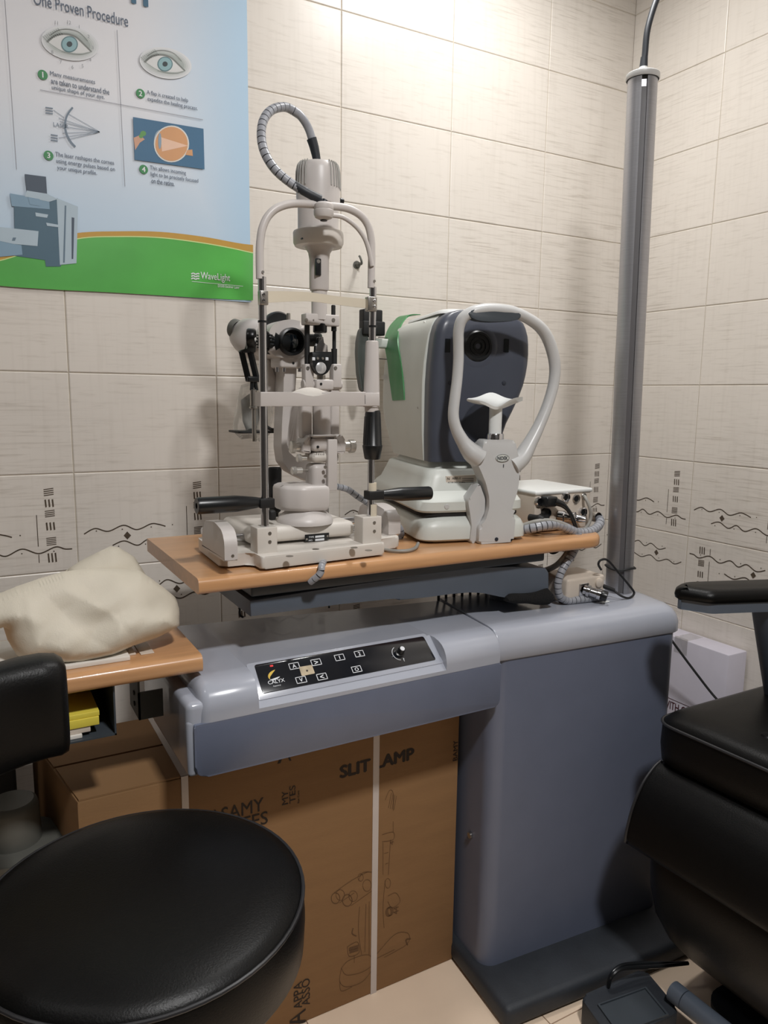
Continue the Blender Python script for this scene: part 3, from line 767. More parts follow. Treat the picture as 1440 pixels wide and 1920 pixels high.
def stack(name, x0, x1, z0, z1, key, lab, cat, y=-.528, dep=.15):
    mb = MB().box((x0, y, z0), (x1, y + dep, z1), .0008)
    return tag(mb.build(name, key, loc=((x0 + x1) / 2, y + dep / 2, z0)), lab, cat)
stack('paper_stack', -1.76, -1.560, .6707, .6765, 'paper', 'stack of white papers at the bottom of the metal cubby under the side shelf', 'papers')
stack('notepad', -1.76, -1.548, .6767, .6855, 'boxcream', 'pale notepad between the white papers and the yellow pads in the cubby', 'notepad', y=-.525)
stack('yellow_pad', -1.76, -1.536, .6857, .6985, 'yellow', 'lower bright yellow pad in the metal cubby, its edge catching the light', 'notepad', y=-.527)
stack('yellow_pad', -1.76, -1.535, .6987, .7060, 'yellow', 'upper yellow pad in the metal cubby, lying flat on the other yellow pad', 'notepad', y=-.5255)
# papers on the shelf under the cover
pp = thing('paper_pad', 'flat white paper pad sticking out under the cream cloth on the side shelf', 'papers', (-1.52, -.45, .7727))
MB().box((-1.66, -.520, .7727), (-1.488, -.36, .7795), .001).build('sheets', 'paper', pp)
tag(MB().box((-1.486, -.50, .7727), (-1.476, -.40, .7755), .0005).build('paper_slip', 'boxcream', loc=(-1.48, -.45, .7727)), 'narrow pale slip on the side shelf right beside the white paper pad', 'papers')
tag(MB().box((-1.470, -.505, .7727), (-1.45, -.44, .7742), .0005).build('paper_slip', 'boxcream', loc=(-1.46, -.47, .7727)), 'wider pale slip on the side shelf, further right from the paper pad', 'papers')

# crumpled cream dust cover
def puffy(px, yc, thick, cell, seedv, rough):
    """solid cloth heap: silhouette outline, own thickness, creased on both sides"""
    poly = [Vector((p.x, p.z)) for p in (Y(u, v, yc) for u, v in px)]
    lo = Vector((min(p.x for p in poly), min(p.y for p in poly))); hi = Vector((max(p.x for p in poly), max(p.y for p in poly)))
    t = bmesh.new(); vs = [t.verts.new((p.x, yc, p.y)) for p in poly]; t.faces.new(vs)
    bmesh.ops.triangulate(t, faces=t.faces)
    for _ in range(5):
        es = [e for e in t.edges if e.calc_length() > cell]
        if not es: break
        bmesh.ops.subdivide_edges(t, edges=es, cuts=1); bmesh.ops.triangulate(t, faces=t.faces)
    for _ in range(4):
        bmesh.ops.smooth_vert(t, verts=[v for v in t.verts if not v.is_boundary], factor=.5, use_axis_x=True, use_axis_y=True, use_axis_z=True)
    def dist(q):
        d = 9
        for i in range(len(poly)):
            a, b = poly[i - 1], poly[i]; ab = b - a; k = max(0, min(1, (q - a).dot(ab) / max(ab.length_squared, 1e-9))); d = min(d, (q - a - ab * k).length)
        return d
    R = min(hi - lo) * .42
    back = t.copy()
    for bmx, sgn in ((t, -1), (back, 1)):
        for v in bmx.verts:
            if v.is_boundary: continue
            q = Vector((v.co.x, v.co.z)); d = min(dist(q) / R, 1); prof = math.sqrt(max(1 - (1 - d) ** 2, 0))
            n1 = 1 - abs(noise.noise(Vector((q.x * 9 + seedv, q.y * 13, sgn)))) * 2; n2 = noise.noise(Vector((q.x * 22, q.y * 30 + seedv, sgn * 3)))
            n3 = 1 - abs(noise.noise(Vector((q.x * 15 - q.y * 17, q.y * 8 + seedv, sgn * 2)))) * 2
            vd = noise.voronoi(Vector((q.x * 11 + seedv, q.y * 15 + q.x * 4, sgn * 1.7)))[0]; n3 += 3.2 * (vd[1] - vd[0]) - 1.0
            slope = (hi.y - q.y) / (hi.y - lo.y)
            v.co.y += sgn * thick * prof * ((.35 + .75 * slope) if sgn < 0 else .6) + rough * (n1 * .6 + n2 * .35 + n3 * .6) * min(d * 2, 1)
    me = bpy.data.meshes.new('tmp'); back.to_mesh(me); back.free(); t.from_mesh(me); bpy.data.meshes.remove(me)
    bmesh.ops.remove_doubles(t, verts=t.verts, dist=1e-5)
    mb = MB(); mb._merge(t); return mb
cv = thing('dust_cover', 'crumpled cream cloth dust cover heaped on the left side shelf', 'dust cover', (-1.58, -.45, .7727))
puffy([(-60, 1150), (-20, 1120), (0, 1112), (35, 1098), (70, 1086), (118, 1072), (165, 1066), (215, 1066), (262, 1070), (277, 1080), (305, 1100), (329, 1120), (334, 1138), (333, 1152), (333, 1166), (312, 1178), (288, 1189), (240, 1205), (205, 1220), (174, 1228), (145, 1234), (116, 1236), (70, 1230), (32, 1228), (14, 1200), (6, 1175), (-10, 1178), (-60, 1185)], -.46, .085, .008, 3.3, .007).build('cover_body', 'cover', cv, ang=60)
puffy([(120, 1072), (150, 1052), (182, 1036), (207, 1024), (222, 1026), (252, 1044), (266, 1066), (276, 1082), (262, 1094), (200, 1092), (140, 1090)], -.40, .03, .010, 7.7, .004).build('raised_flap', 'cover', cv, ang=60)

# ------------------------------------------------------------------ carton under the console
BX0, BX1, BY0, BY1, BZ = -1.566, -.861, -.476, -.22, .548
car = thing('carton', 'large brown cardboard slit lamp carton with white straps standing under the console', 'box', ((BX0 + BX1) / 2, -.35, 0))
mb = MB(); mb.prism([(BX0, BY0), (BX1, BY0), (BX1, BY1), (BX0 - .045, BY1)], XY, .0005, BZ - .003, .003, 2)
mb.build('carton_body', 'card', car)
mb = MB(); mb.prism([(BX0 + .002, BY0 + .002), (BX1 - .002, BY0 + .002), (BX1 - .002, BY0 + .124), (BX0 - .018, BY0 + .124)], XY, BZ - .003, BZ); mb.prism([(BX0 - .020, BY0 + .130), (BX1 - .002, BY0 + .130), (BX1 - .002, BY1 - .002), (BX0 - .042, BY1 - .002)], XY, BZ - .003, BZ); mb.each('top_flap', 'card', car)
yf = BY0 - .0006
def bt(u, v): p = Y(u, v, BY0); return Vector((p.x, yf, p.z))
mb = MB()
for u0, u1 in ((697.5, 708.5),):
    x0, x1 = Y(u0, 1600, BY0).x, Y(u1, 1600, BY0).x
    mb.box((x0, BY0 - .0012, .0), (x1, BY0, BZ + .001)).box((x0, BY0 - .0012, BZ), (x1, BY1, BZ + .0012))
mb.build('packing_strap', 'strap', car)
x0, x1 = Y(340, 1480, BY0).x, Y(353, 1480, BY0).x
MB().box((x0, BY0 - .0012, .0), (x1, BY0, BZ + .001)).box((x0, BY0 - .0012, BZ), (x1, BY1, BZ + .0012)).build('packing_strap', 'strap', car)
up, lf = Vector((0, 0, 1)), Vector((-1, 0, 0))
def ctext(items):
    mb = MB()
    for body, u, v, xd, yd, w_, h_, b_ in items: mb.text(body, bt(u, v), xd, yd, w=w_, h=h_, bold=b_)
    mb.build('printed_text', 'ink', car)
rx = Vector((1, 0, 0))
ctext([('SLIT LAMP', 638, 1459, rx, up, bt(775, 1428).x - bt(638, 1459).x, .0235, .065)])
ctext([('APPA', 566, 1888, up, lf, .055, .0165, .01), ('ASSO', 581, 1882, up, lf, .056, .0165, .01)])
ctext([('MY', 540, 1507, up, lf, .026, .0115, .01), ('TES', 554, 1504, up, lf, .033, .0115, .01), ('Eye Care', 562, 1505, up, lf, .024, .0045, .02)])
ctext([('APPASAMY', 335, 1562, rx, up, bt(494, 1513).x - bt(335, 1562).x, .0245, .008), ('ASSOCIATES', 300, 1600, rx, up, bt(502, 1540).x - bt(300, 1600).x, .0235, .008)])
ctext([('BAMY', 857, 1425, up, lf, .043, .0105, .01)])
def logo(o, s, ax, ay):
    mb = MB(); P = lambda a, b: o + ax * a * s + ay * b * s
    mb.flat([P(0, 0), P(.22, 0), P(.58, 1), P(.42, 1)]); mb.flat([P(.36, .36), P(.72, .36), P(.86, 0), P(1, 0), P(.6, 1), P(.56, .9), P(.66, .52), P(.42, .52)])
    mb.build('printed_logo', 'ink', car)
logo(bt(573, 1918), .032, up, lf); logo(bt(520, 1432), .026, rx, up)
# faint instrument line drawing
mb = MB()
def sk(px, w=.0009, closed=False, sm=True):
    q = [bt(u, v) for u, v in px]
    if closed: q.append(q[0])
    c = catmull(q, 5) if sm else q
    for a, b in zip(c, c[1:]):
        if (b - a).length < 1e-6: continue
        d = (b - a).normalized(); n_ = Vector((-d.z, 0, d.x)) * w / 2; mb.flat([a - n_, b - n_, b + n_, a + n_])
def ring(u, v, ru, rv, w=.0008): sk([(u + ru * math.cos(2 * PI * k / 14), v + rv * math.sin(2 * PI * k / 14)) for k in range(14)], w, True)
for k in range(4): sk([(728 + k * 3.5, 1515 + k), (734 + k * 3, 1486 + k * 2)], .0009)
sk([(722, 1500), (730, 1482), (737, 1487), (737, 1520)]); sk([(716, 1565), (737, 1560), (737, 1574), (716, 1578)]); sk([(718, 1580), (718, 1640)]); sk([(732, 1574), (728, 1640)])
sk([(737, 1540), (737, 1560)]); sk([(720, 1600), (728, 1598)]); sk([(722, 1620), (728, 1618)])
ring(629, 1684, 8, 10, .0014); ring(651, 1688, 9, 11, .0014); ring(638, 1678, 8, 10); ring(662, 1680, 8, 10)
sk([(626, 1674), (660, 1650), (690, 1634)]); sk([(636, 1693), (664, 1674)]); sk([(658, 1698), (700, 1668)]); sk([(672, 1650), (680, 1636), (697, 1635)]); ring(676, 1645, 5, 7)
ring(688, 1660, 8, 11); ring(727, 1656, 5, 9); sk([(722, 1650), (718, 1700), (720, 1740)])
sk([(674, 1700), (672, 1745), (678, 1790)]); sk([(686, 1695), (684, 1785)]); sk([(692, 1690), (692, 1790)]); sk([(727, 1680), (742, 1674), (750, 1690), (735, 1702), (727, 1690)])
for k in range(3): ring(728 + k * 2, 1710 - k, 5, 8, .0012)
mb.text('44', bt(747, 1712), up, lf, w=.016, h=.012); mb.text('4', bt(738, 1583), up, lf, w=.008, h=.008)
sk([(651, 1775), (670, 1766), (673, 1786), (655, 1793)], .001, True); sk([(654, 1780), (672, 1774)], .006); sk([(655, 1785), (672, 1780)], .006); sk([(664, 1792), (664, 1805)])
sk([(640, 1815), (655, 1800), (690, 1790), (700, 1810), (680, 1840), (650, 1850), (637, 1840), (640, 1815)]); sk([(640, 1815), (650, 1828), (680, 1822), (700, 1808)]); sk([(637, 1840), (640, 1858), (660, 1850)])
sk([(705, 1790), (740, 1752), (765, 1750), (763, 1770), (720, 1795)]); sk([(662, 1740), (660, 1750), (668, 1755)], .0022); sk([(764, 1772), (761, 1762), (770, 1760)], .0026); sk([(700, 1800), (740, 1780)])
mb.build('instrument_drawing', 'inkfaint', car)
# left end print and tape
mb = MB(); xl = BX0 - .0006
mb.text('APPASAMY', Vector((xl, BY0 + .03, .44)), (0, 0, 1), (0, 1, 0), w=.10, h=.018); mb.build('end_print', 'ink', car)

cr0 = thing('shade_block', 'added dark block standing in for the deep shade under the side shelf', 'box', (-1.83, -.15, 0))  # added block: its dark colour fills in the shade left of the carton
mb = MB(); mb.box((-2.08, -.27, .001), (-1.64, -.02, .60), .006); mb.build('shade_block_body', 'shadeblock', cr0)
mb = MB(); mb.box((-2.085, -.275, .60), (-1.635, -.015, .63), .005); mb.build('shade_block_top', 'shadeblock', cr0)
# container at far left
pc = Y(22, 1500, -.365)
bk = thing('waste_container', 'grey lidded plastic container standing in the dark corner left of the carton', 'container', (pc.x, pc.y, 0))
MB().lathe((pc.x, pc.y, 0), (0, 0, 1), [(.060, 0), (.065, .01), (.072, pc.z - .09), (.074, pc.z - .08), (.074, pc.z - .072)], 36).build('container_body', 'bucket', bk)
MB().lathe((pc.x, pc.y, pc.z - .072), (0, 0, 1), [(.070, 0), (.041, .004), (.039, .06), (.037, .068), (.032, .072), (.0001, .072)], 36, cap=False).build('container_lid', 'bucket', bk)

# ------------------------------------------------------------------ slit lamp
TZ = TZ1
sl = thing('slit_lamp', 'ivory slit lamp microscope with chrome chinrest frame at the left end of the beech table', 'slit lamp', (-1.17, -.40, TZ))
HY = -.490          # plane of the head rest
LY = -.415          # plane of the illumination tower
MY = -.345          # plane of the microscope
def h(u, v): return Y(u, v, HY)
def l_(u, v): return Y(u, v, LY)
def m_(u, v): return Y(u, v, MY)
kx = mpp(h(600, 800)); kl = mpp(l_(600, 800)); km = mpp(m_(500, 700))
dx, dy, dz = Vector((1, 0, 0)), Vector((0, 1, 0)), Vector((0, 0, 1))
# foot plate
zb = TZ + .004
pts = [Z(u, v, zb) for u, v in ((373, 1031), (414, 1064), (473, 1058), (491, 1068), (722, 1039))]
pl = [(p.x, p.y) for p in pts]
pl += [(pl[-1][0] + .004, pl[-1][1] + .035), (pl[-1][0] + .055, pl[-1][1] + .04), (pl[-1][0] + .055, pl[-1][1] + .19), (pl[0][0] + .004, pl[-1][1] + .19)]
foot = rpoly(pl, [.012, .012, .012, .006, .006, .01, .012, .012, .012], 5)
mb = MB(); mb.prism(foot, XY, zb, zb + .020, .003, 2); fp = mb.build('foot_plate', 'ivory2', sl)
mb = MB()
for a, b in ((pl[1][0] + .02, pl[1][1] + .03), (pl[4][0] - .02, pl[4][1] + .03), (pl[7][0] - .02, pl[7][1] - .02), (pl[8][0] + .02, pl[8][1] - .02)): mb.cyl((a, b, TZ), (a, b, zb + .001), .010, n=18)
mb.each('rubber_foot', 'matte', fp)
zt = zb + .020
mb = MB()
for u, v in ((543, 1043), (592, 1030), (664, 1027), (691, 1032)):
    p = Z(u, v, zt); mb.cyl(p, p + dz * .0006, .006, n=18)
mb.each('screw', 'steel', fp)
# rail covers at both ends
def cover_l(mb, px, d0, d1): mb.prism(rpoly(outl(px, d0), .006, 4), fXZ, d0, d1, .003)
mb = MB(); pA = Z(445, 1050, zt); pB = Z(387, 1026, zt)
x1 = Z(446, 1051, zt).x; x0 = Z(418, 1053, zt).x; ya = Z(446, 1051, zt).y
zz = Y(446, 1000, ya).z
secs = []
mb.prism(rpoly([(ya, zt), (ya, zz - .012), (ya + .012, zz + .004), (ya + .05, zz + .012), (ya + .115, zz + .004), (ya + .125, zt)], [.002, .01, .012, .02, .015, .002], 5), YZ, x0 + .002, x1, .004); mb.build('rail_cover', 'ivory', sl)
mb = MB(); mb.cyl((x1 - .008, ya - .0005, zt + .008), (x1 - .008, ya + .001, zt + .008), .0025, n=10); mb.each('screw', 'steel', sl)
mb = MB(); xr0 = Y(716, 1000, -.43).x; xr1 = Y(738, 1000, -.43).x
mb.prism(rpoly([(-.455, zt), (-.455, zz - .016), (-.445, zz + .002), (-.40, zz + .010), (-.335, zz), (-.33, zt)], [.002, .01, .012, .02, .015, .002], 5), YZ, xr0, xr1, .004); mb.build('rail_cover', 'ivory', sl)
ry_ = -.425; rz_ = Y(452, 1007, ry_).z
mb = MB(); mb.cyl((x1 - .002, ry_, rz_), (xr0 + .002, ry_, rz_), .0065, n=20).build('guide_rail', 'chrome', sl)
mb = MB(); mb.cyl((x1 - .002, ry_ + .08, rz_), (xr0 + .002, ry_ + .08, rz_), .0065, n=20).build('guide_rail', 'chrome', sl)
# sliding carriage
cf = -.452
c0 = Y(466, 1010, cf); c1 = Y(667, 1000, cf)
ztop = Y(560, 985, cf).z; zbt = zt + .004
mb = MB(); mb.box((c0.x, cf, zbt), (c1.x, cf + .150, ztop), .011, 4); cr_ = mb.build('carriage', 'ivory2', sl)
mb = MB(); a = Y(572, 1017, cf - .0006); b = Y(617, 1001, cf - .0006)
mb.box((a.x, cf - .0008, a.z + .001), (b.x, cf + .0005, b.z + .002), .0004); np_ = mb.build('name_plate', 'black', cr_)
mb = MB()
for i, (s_, u, v) in enumerate((('TYPE', 579, 1009), ('NO.', 579, 1015))): mb.text(s_, Y(u, v, cf - .0012), dx, dz, h=.0030, bold=.02)
for v in (1008.5, 1014.5):
    p = Y(591, v, cf - .001); q = Y(608, v - 3.4, cf - .001); mb.box((p.x, cf - .0011, p.z), (q.x, cf - .0009, p.z + .0036))
mb.build('plate_text', 'keywhite', np_)
mb = MB()
for u, v in ((575, 1011), (614, 1005)): p = Y(u, v, cf - .0009); mb.cyl(p, p - dy * .0006, .0018, n=10)
mb.each('plate_screw', 'steel', np_)
# joystick behind the left post
j0 = m_(516, 975); j1 = m_(516, 876)
mb = MB(); mb.lathe((j0.x, j0.y, ztop - .004), dz, [(.006, 0), (.006, .01), (.0105, .014), (.0115, .03), (.0125, j1.z - ztop), (.0105, j1.z - ztop + .004), (.0001, j1.z - ztop + .005)], 24, cap=False); mb.build('joystick', 'matte', sl)
p = Y(511, 966, -.43); mb = MB(); mb.box(p - Vector((.006, .004, .009)), p + Vector((.006, .01, .009)), .004); mb.build('brake_knob', 'matte', sl)
# clear dust skirt and pivot block
mb = MB(); p = l_(572, 960); mb.lathe((p.x, p.y, ztop - .002), dz, [(.050, 0), (.050, .004), (.046, .012), (.030, .024), (.028, .03)], 36); mb.build('pivot_skirt', 'ivory', sl)
pk0 = Y(524, 930, LY + .0); pk1 = Y(619, 930, LY - .036); kz0 = Y(556, 957, LY - .036).z; kz1 = Y(556, 913, LY - .036).z
mb = MB(); blk = rpoly([(pk1.x, LY - .036), (pk1.x, LY + .045), (pk0.x, LY + .045), (pk0.x, LY - .012), (pk0.x + .028, LY - .036)], [.004, .01, .018, .014, .010], 6)
secs = []
for o, z in ((.004, kz0 - .004), (.001, kz0), (0, kz0 + .004), (0, kz1 - .008), (.0015, kz1 - .003), (.006, kz1)):
    cxm = sum(p[0] for p in blk) / len(blk); cym = sum(p[1] for p in blk) / len(blk)
    secs.append([Vector((a + (o if a < cxm else -o), b + (o if b < cym else -o), z)) for a, b in blk])
mb.loft(secs); mb.build('pivot_block', 'ivory', sl, ang=50)
mb = MB(); p = l_(607, 955); mb.box(p - Vector((.008, .006, .010)), p + Vector((.008, .008, .008)), .002); mb.cyl(p + Vector((-.008, -.004, -.002)), p + Vector((-.011, -.004, -.002)), .004, n=14); mb.build('pivot_clamp', 'chrome', sl)
# lower column
def vcyl(mb, u0, u1, v0, v1, pl=LY, bev=.0, mt=None):
    a = Y((u0 + u1) / 2, v1, pl); b = Y((u0 + u1) / 2, v0, pl); r = (u1 - u0) / 2 * mpp(a); mb.cyl(a, Vector((a.x, a.y, b.z)), r, n=28, bev=bev); return mb
def pbox(mb, u0, u1, v0, v1, pl=LY, dep=.02, off=0.0, bev=.0015):
    a = Y(u0, v1, pl); b = Y(u1, v0, pl); mb.box((a.x, pl - dep / 2 + off, a.z), (b.x, pl + dep / 2 + off, b.z), bev); return mb
mb = MB(); pbox(mb, 579, 612, 868, 917, dep=.040, bev=.008); pbox(mb, 577, 619, 818, 846, dep=.046, bev=.008); pbox(mb, 576, 620, 814, 819, dep=.05, bev=.003); mb.build('column_base', 'ivory', sl)
mb = MB(); pbox(mb, 577, 610, 846, 867, dep=.045, bev=.010); cs = mb.build('angle_scale', 'ivory2', sl)
mb = MB()
for i in range(9):
    p = Y(580 + i * 3.4, 853, LY - .0228); mb.box((p.x - .0003, LY - .0231, p.z), (p.x + .0003, LY - .0224, p.z + (.004 if i % 4 == 0 else .0025)))
mb.text('15', Y(585, 850, LY - .0229), dx, dz, h=.003).text('10', Y(597, 849, LY - .0229), dx, dz, h=.003); mb.build('scale_marks', 'ink', cs)
mb = MB(); pbox(mb, 602, 619, 822, 917, dep=.012, off=-.024, bev=.0012); pbt_ = mb.build('column_plate', 'ivory', sl)
mb = MB()
for u, v in ((610, 876), (610, 893)): p = Y(u, v, LY - .0305); mb.cyl(p + dy * .001, p - dy * .0008, .0030, n=14)
mb.each('screw', 'steel', pbt_)
mb = MB(); p = Y(596, 838, LY - .0235); mb.cyl(p + dy * .002, p - dy * .0006, .0024, n=12).build('set_screw', 'black', sl)
# upper column
mb = MB(); vcyl(mb, 586, 620, 757, 816); vcyl(mb, 588, 617, 724, 760); mb.build('column', 'ivory', sl)
mb = MB(); pbox(mb, 586, 619, 712, 731, dep=.032, bev=.003); p = Y(602, 720, LY - .0165); ub = mb.build('upper_block', 'ivory', sl)
MB().cyl(p + dy * .002, p - dy * .0006, .0022, n=12).build('set_screw', 'black', ub)
# side columns and fork arms
for sgn, uu in ((-1, (569, 585)), (1, (621, 637))):
    mb = MB(); pbox(mb, uu[0], uu[1], 683, 727, dep=.018, bev=.002); p = Y((uu[0] + uu[1]) / 2, 690, LY - .0095)
    a = Y(uu[0] - 2, 720, LY); mb.cyl(Y(uu[0] - 2, 721, LY), Y(uu[1] + 2, 721, LY), .0085, n=18, bev=.001)
    fk = mb.build('fork_arm', 'ivory', sl); MB().cyl(p + dy * .001, p - dy * .001, .0030, n=14).each('screw', 'steel', fk)
mb = MB(); pbox(mb, 566, 585, 727, 822, dep=.020, off=.008, bev=.004); pbox(mb, 620, 637, 727, 822, dep=.020, off=.008, bev=.004); mb.each('side_pillar', 'ivory', sl)
# taper bodies with knurled knobs at both sides
def xknob(name, u0, u1, v, r, key='satin', pl=LY, off=0.0, knurl=True):
    a = Y(u0, v, pl); b = Y(u1, v, pl); a.y += off; b = Vector((b.x, a.y, a.z)); L = b.x - a.x; r *= mpp(a)
    mb = MB(); mb.lathe(a, dx, [(r * .78, 0), (r * .78, L * .55), (r, L * .58), (r, L * .96), (r * .9, L)], 28)
    if knurl:
        for k in range(28):
            an = 2 * PI * k / 28; c = a + Vector((0, math.cos(an) * r, math.sin(an) * r)); mb.box(c + Vector((L * .6, -.0005, -.0005)), c + Vector((L * .95, .0005, .0005)))
    return mb.build(name, key, sl)
mb = MB(); tp = rpoly(outl([(619, 816), (633, 813), (641, 826), (642, 848), (634, 850), (619, 850)], LY), .003, 3); mb.prism(tp, fXZ, LY - .016, LY + .018, .004)
tp = rpoly(outl([(578, 816), (573, 815), (562, 830), (560, 848), (578, 850)], LY), .003, 3); mb.prism(tp, fXZ, LY - .014, LY + .018, .004); mb.each('knob_housing', 'ivory', sl)
xknob('centering_knob', 641, 664, 837, 12); xknob('centering_knob', 562, 545, 838, 11)
xknob('locking_knob', 620, 632, 857, 7.5); xknob('locking_knob', 574, 557, 859, 7); xknob('locking_knob', 619, 627, 879, 6.5); xknob('locking_knob', 566, 547, 882, 7)
mb = MB(); a = Y(566, 882, LY); mb.cyl(a, Vector((Y(577, 882, LY).x, a.y, a.z)), .0025, n=12).build('screw_shaft', 'steel', sl)
# reflector arm (curved) carrying the microscope
armp = [(526, 668), (524, 720), (523, 760), (521, 800), (520, 838), (524, 866), (538, 884), (556, 894), (578, 904), (578, 866), (560, 858), (545, 856), (534, 846), (530, 830), (533, 800), (538, 770), (545, 745), (548, 700), (548, 668)]
mb = MB(); mb.prism(rpoly(outl(armp, MY + .01), .004, 4), fXZ, MY - .01, MY + .030, .004, 2); mb.build('microscope_arm', 'ivory', sl)
armp2 = [(532, 800), (538, 770), (546, 748), (556, 745), (556, 800), (553, 836), (545, 846), (536, 842), (531, 832)]
mb = MB(); mb.prism(rpoly(outl(armp2, MY + .02), .003, 3), fXZ, MY + .006, MY + .024, .002); mb.build('arm_web', 'ivory', sl)
# microscope head
mb = MB()
secs = []
oc = m_(551, 640); hc = m_(536, 640)
pxh = [(500, 655), (498, 630), (505, 612), (522, 602), (545, 599), (566, 606), (572, 625), (572, 660), (562, 672), (530, 672), (510, 668)]
mb.prism(rpoly(outl(pxh, MY - .02), .010, 5), fXZ, MY - .030, MY + .05, .009, 3); mb.build('microscope_body', 'ivory', sl)
mb = MB(); pbox(mb, 516, 569, 667, 690, MY, dep=.05, bev=.004); p = Y(550, 681, MY - .0252); ub = mb.build('mount_block', 'ivory', sl)
mb = MB(); mb.cyl(p + dy * .002, p - dy * .0005, .0022, n=12).build('set_screw', 'black', ub)
mb = MB()
for u in (520, 533, 562): p = Y(u, 693, MY - .018); mb.cyl(p - dz * .004, p + dz * .004, .0032, n=12)
mb.each('thumb_screw', 'chrome', ub)
r = 25.5 * km
mb = MB(); o0 = Y(551, 640, MY - .045); mb.lathe(o0 + dy * .03, -dy, [(r * .86, -.01), (r, .004), (r, .022), (r * .97, .027), (r * .84, .028), (r * .80, .024), (r * .79, .018), (r * .3, .018)], 44, cap=False); ob_ = mb.build('objective_ring', 'black', sl)
MB().lathe(o0 + dy * .0125, -dy, [(r * .80, 0), (r * .6, .0016), (r * .3, .0025), (.0001, .003)], 40, cap=False).build('objective_lens', 'glass', ob_)
r = 28 * km; p = Y(523, 612, MY + .02)
MB().lathe(p + dy * .012, -dy, [(r * .6, 0), (r, 0), (r, .012), (r * .9, .016), (.0001, .016)], 44, cap=False).build('magnification_disc', 'black', sl)
MB().cyl(Y(541, 605, MY - .012), Y(541, 605, MY - .012) + dz * .016, .0034, n=14).build('locating_pin', 'steel', sl)
p = Y(507, 641, MY - .015); q = Vector((-.86, -.5, 0)).normalized()
mb = MB(); mb.lathe(p + q * -.006, q, [(.020, 0), (.0215, .004), (.0215, .010), (.016, .012), (.016, .022), (.014, .024), (.0001, .024)], 32, cap=False)
for k in range(18):
    an = 2 * PI * k / 18; w1 = Vector((q.y, -q.x, 0)); c = p + q * .010 + (w1 * math.cos(an) + dz * math.sin(an)) * .016; mb.cyl(c, c + q * .011, .0013, n=6)
mb.build('magnification_knob', 'black', sl)
p = Y(586, 638, MY - .02)
mb = MB(); mb.lathe(p, Vector((.8, -.6, 0)), [(.011, -.012), (.011, .004), (.013, .005), (.013, .014), (.011, .016), (.0001, .016)], 24, cap=False); mb.build('focus_knob', 'black', sl)
# eyepiece housing (left) and its body behind the post
mb = MB()
q0 = Y(498, 640, MY + .06); q1 = Y(441, 620, MY + .13)
secs = []
for t, ru, rv in ((0, .030, .036), (.35, .032, .038), (.6, .030, .036), (.85, .023, .028), (1, .016, .020)):
    c = q0.lerp(q1, t) + Vector((0, 0, -.010 * t)); ax = (q1 - q0).normalized(); s1 = Vector((-ax.y, ax.x, 0)).normalized()
    secs.append([c + s1 * (ru * math.cos(2 * PI * k / 28)) + dz * (rv * math.sin(2 * PI * k / 28)) for k in range(28)])
mb.loft(secs); mb.build('eyepiece_housing', 'ivory', sl, ang=60)
mb = MB(); p = Y(443, 617, MY + .115); mb.lathe(p + (q0 - q1).normalized() * .006, (q1 - q0), [(.016, 0), (.018, .004), (.018, .012), (.013, .016), (.0001, .016)], 28, cap=False); mb.build('eyepiece_cap', 'bucket', sl)
mb = MB(); mb.prism(rpoly(outl([(500, 672), (500, 762), (536, 762), (536, 690), (522, 672)], MY + .04), .004, 3), fXZ, MY + .034, MY + .085, .005); mb.build('prism_body', 'ivory', sl)
# applanation arm: black knob, two links, chrome spindle
p = Y(474, 634, MY - .05)
mb = MB(); mb.lathe(p - Vector((.010, 0, 0)), Vector((.9, -.44, 0)), [(.014, 0), (.0155, .002), (.0155, .012), (.014, .014), (.0095, .0135), (.008, .008), (.0001, .008)], 32, cap=False); kb = mb.build('tonometer_knob', 'black', sl)
rv = Vector((.31, .94, -.13)).normalized(); MB().cyl(p + rv * .004, p + rv * .15, .006, n=14).build('tonometer_bracket', 'steel', sl)
mb = MB(); pl_ = MY - .05
for px in ([(464, 633), (468, 655), (462, 658)], ):
    mb.prism(rpoly(outl([(464, 640), (463, 655), (449, 657), (450, 662), (478, 661), (479, 640)], pl_), .002, 3), fXZ, pl_ - .004, pl_ + .008, .001)
mb.tube([Y(453, 659, pl_), Y(466, 713, pl_)], .0052, 4, sm=False); mb.tube([Y(469, 659, pl_), Y(481, 709, pl_)], .0056, 4, sm=False)
pbox(mb, 462, 486, 706, 716, pl_, dep=.014, bev=.002); mb.tube([Y(473, 714, pl_), Y(472, 732, pl_)], .0035, 8, sm=False); mb.tube([Y(478, 714, pl_), Y(481, 732, pl_)], .0035, 8, sm=False); mb.build('tonometer_link', 'black', sl)
mb = MB(); vcyl(mb, 469, 482, 730, 762, pl_, bev=.001); mb.build('tonometer_sleeve', 'steel', sl)
mb = MB(); vcyl(mb, 468, 484, 762, 766, pl_, bev=.0005); vcyl(mb, 473, 481, 766, 828, pl_, bev=.0008); mb.build('tonometer_spindle', 'steel', sl)
# tray under the eyepieces
mb = MB(); a = Y(441, 812, MY + .08); b = Y(548, 800, MY + .08); mb.box((a.x, MY + .06, a.z), (b.x, MY + .12, a.z + .004), .001); mb.tube([Y(500, 800, MY + .05), Y(512, 806, MY + .05), Y(530, 803, MY + .05), Y(548, 801, MY + .05)], .0032, 8).tube([Y(536, 790, MY + .05), Y(562, 800, MY + .05), Y(567, 806, MY + .05)], .0024, 8); mb.build('eyepiece_tray', 'matte', sl)
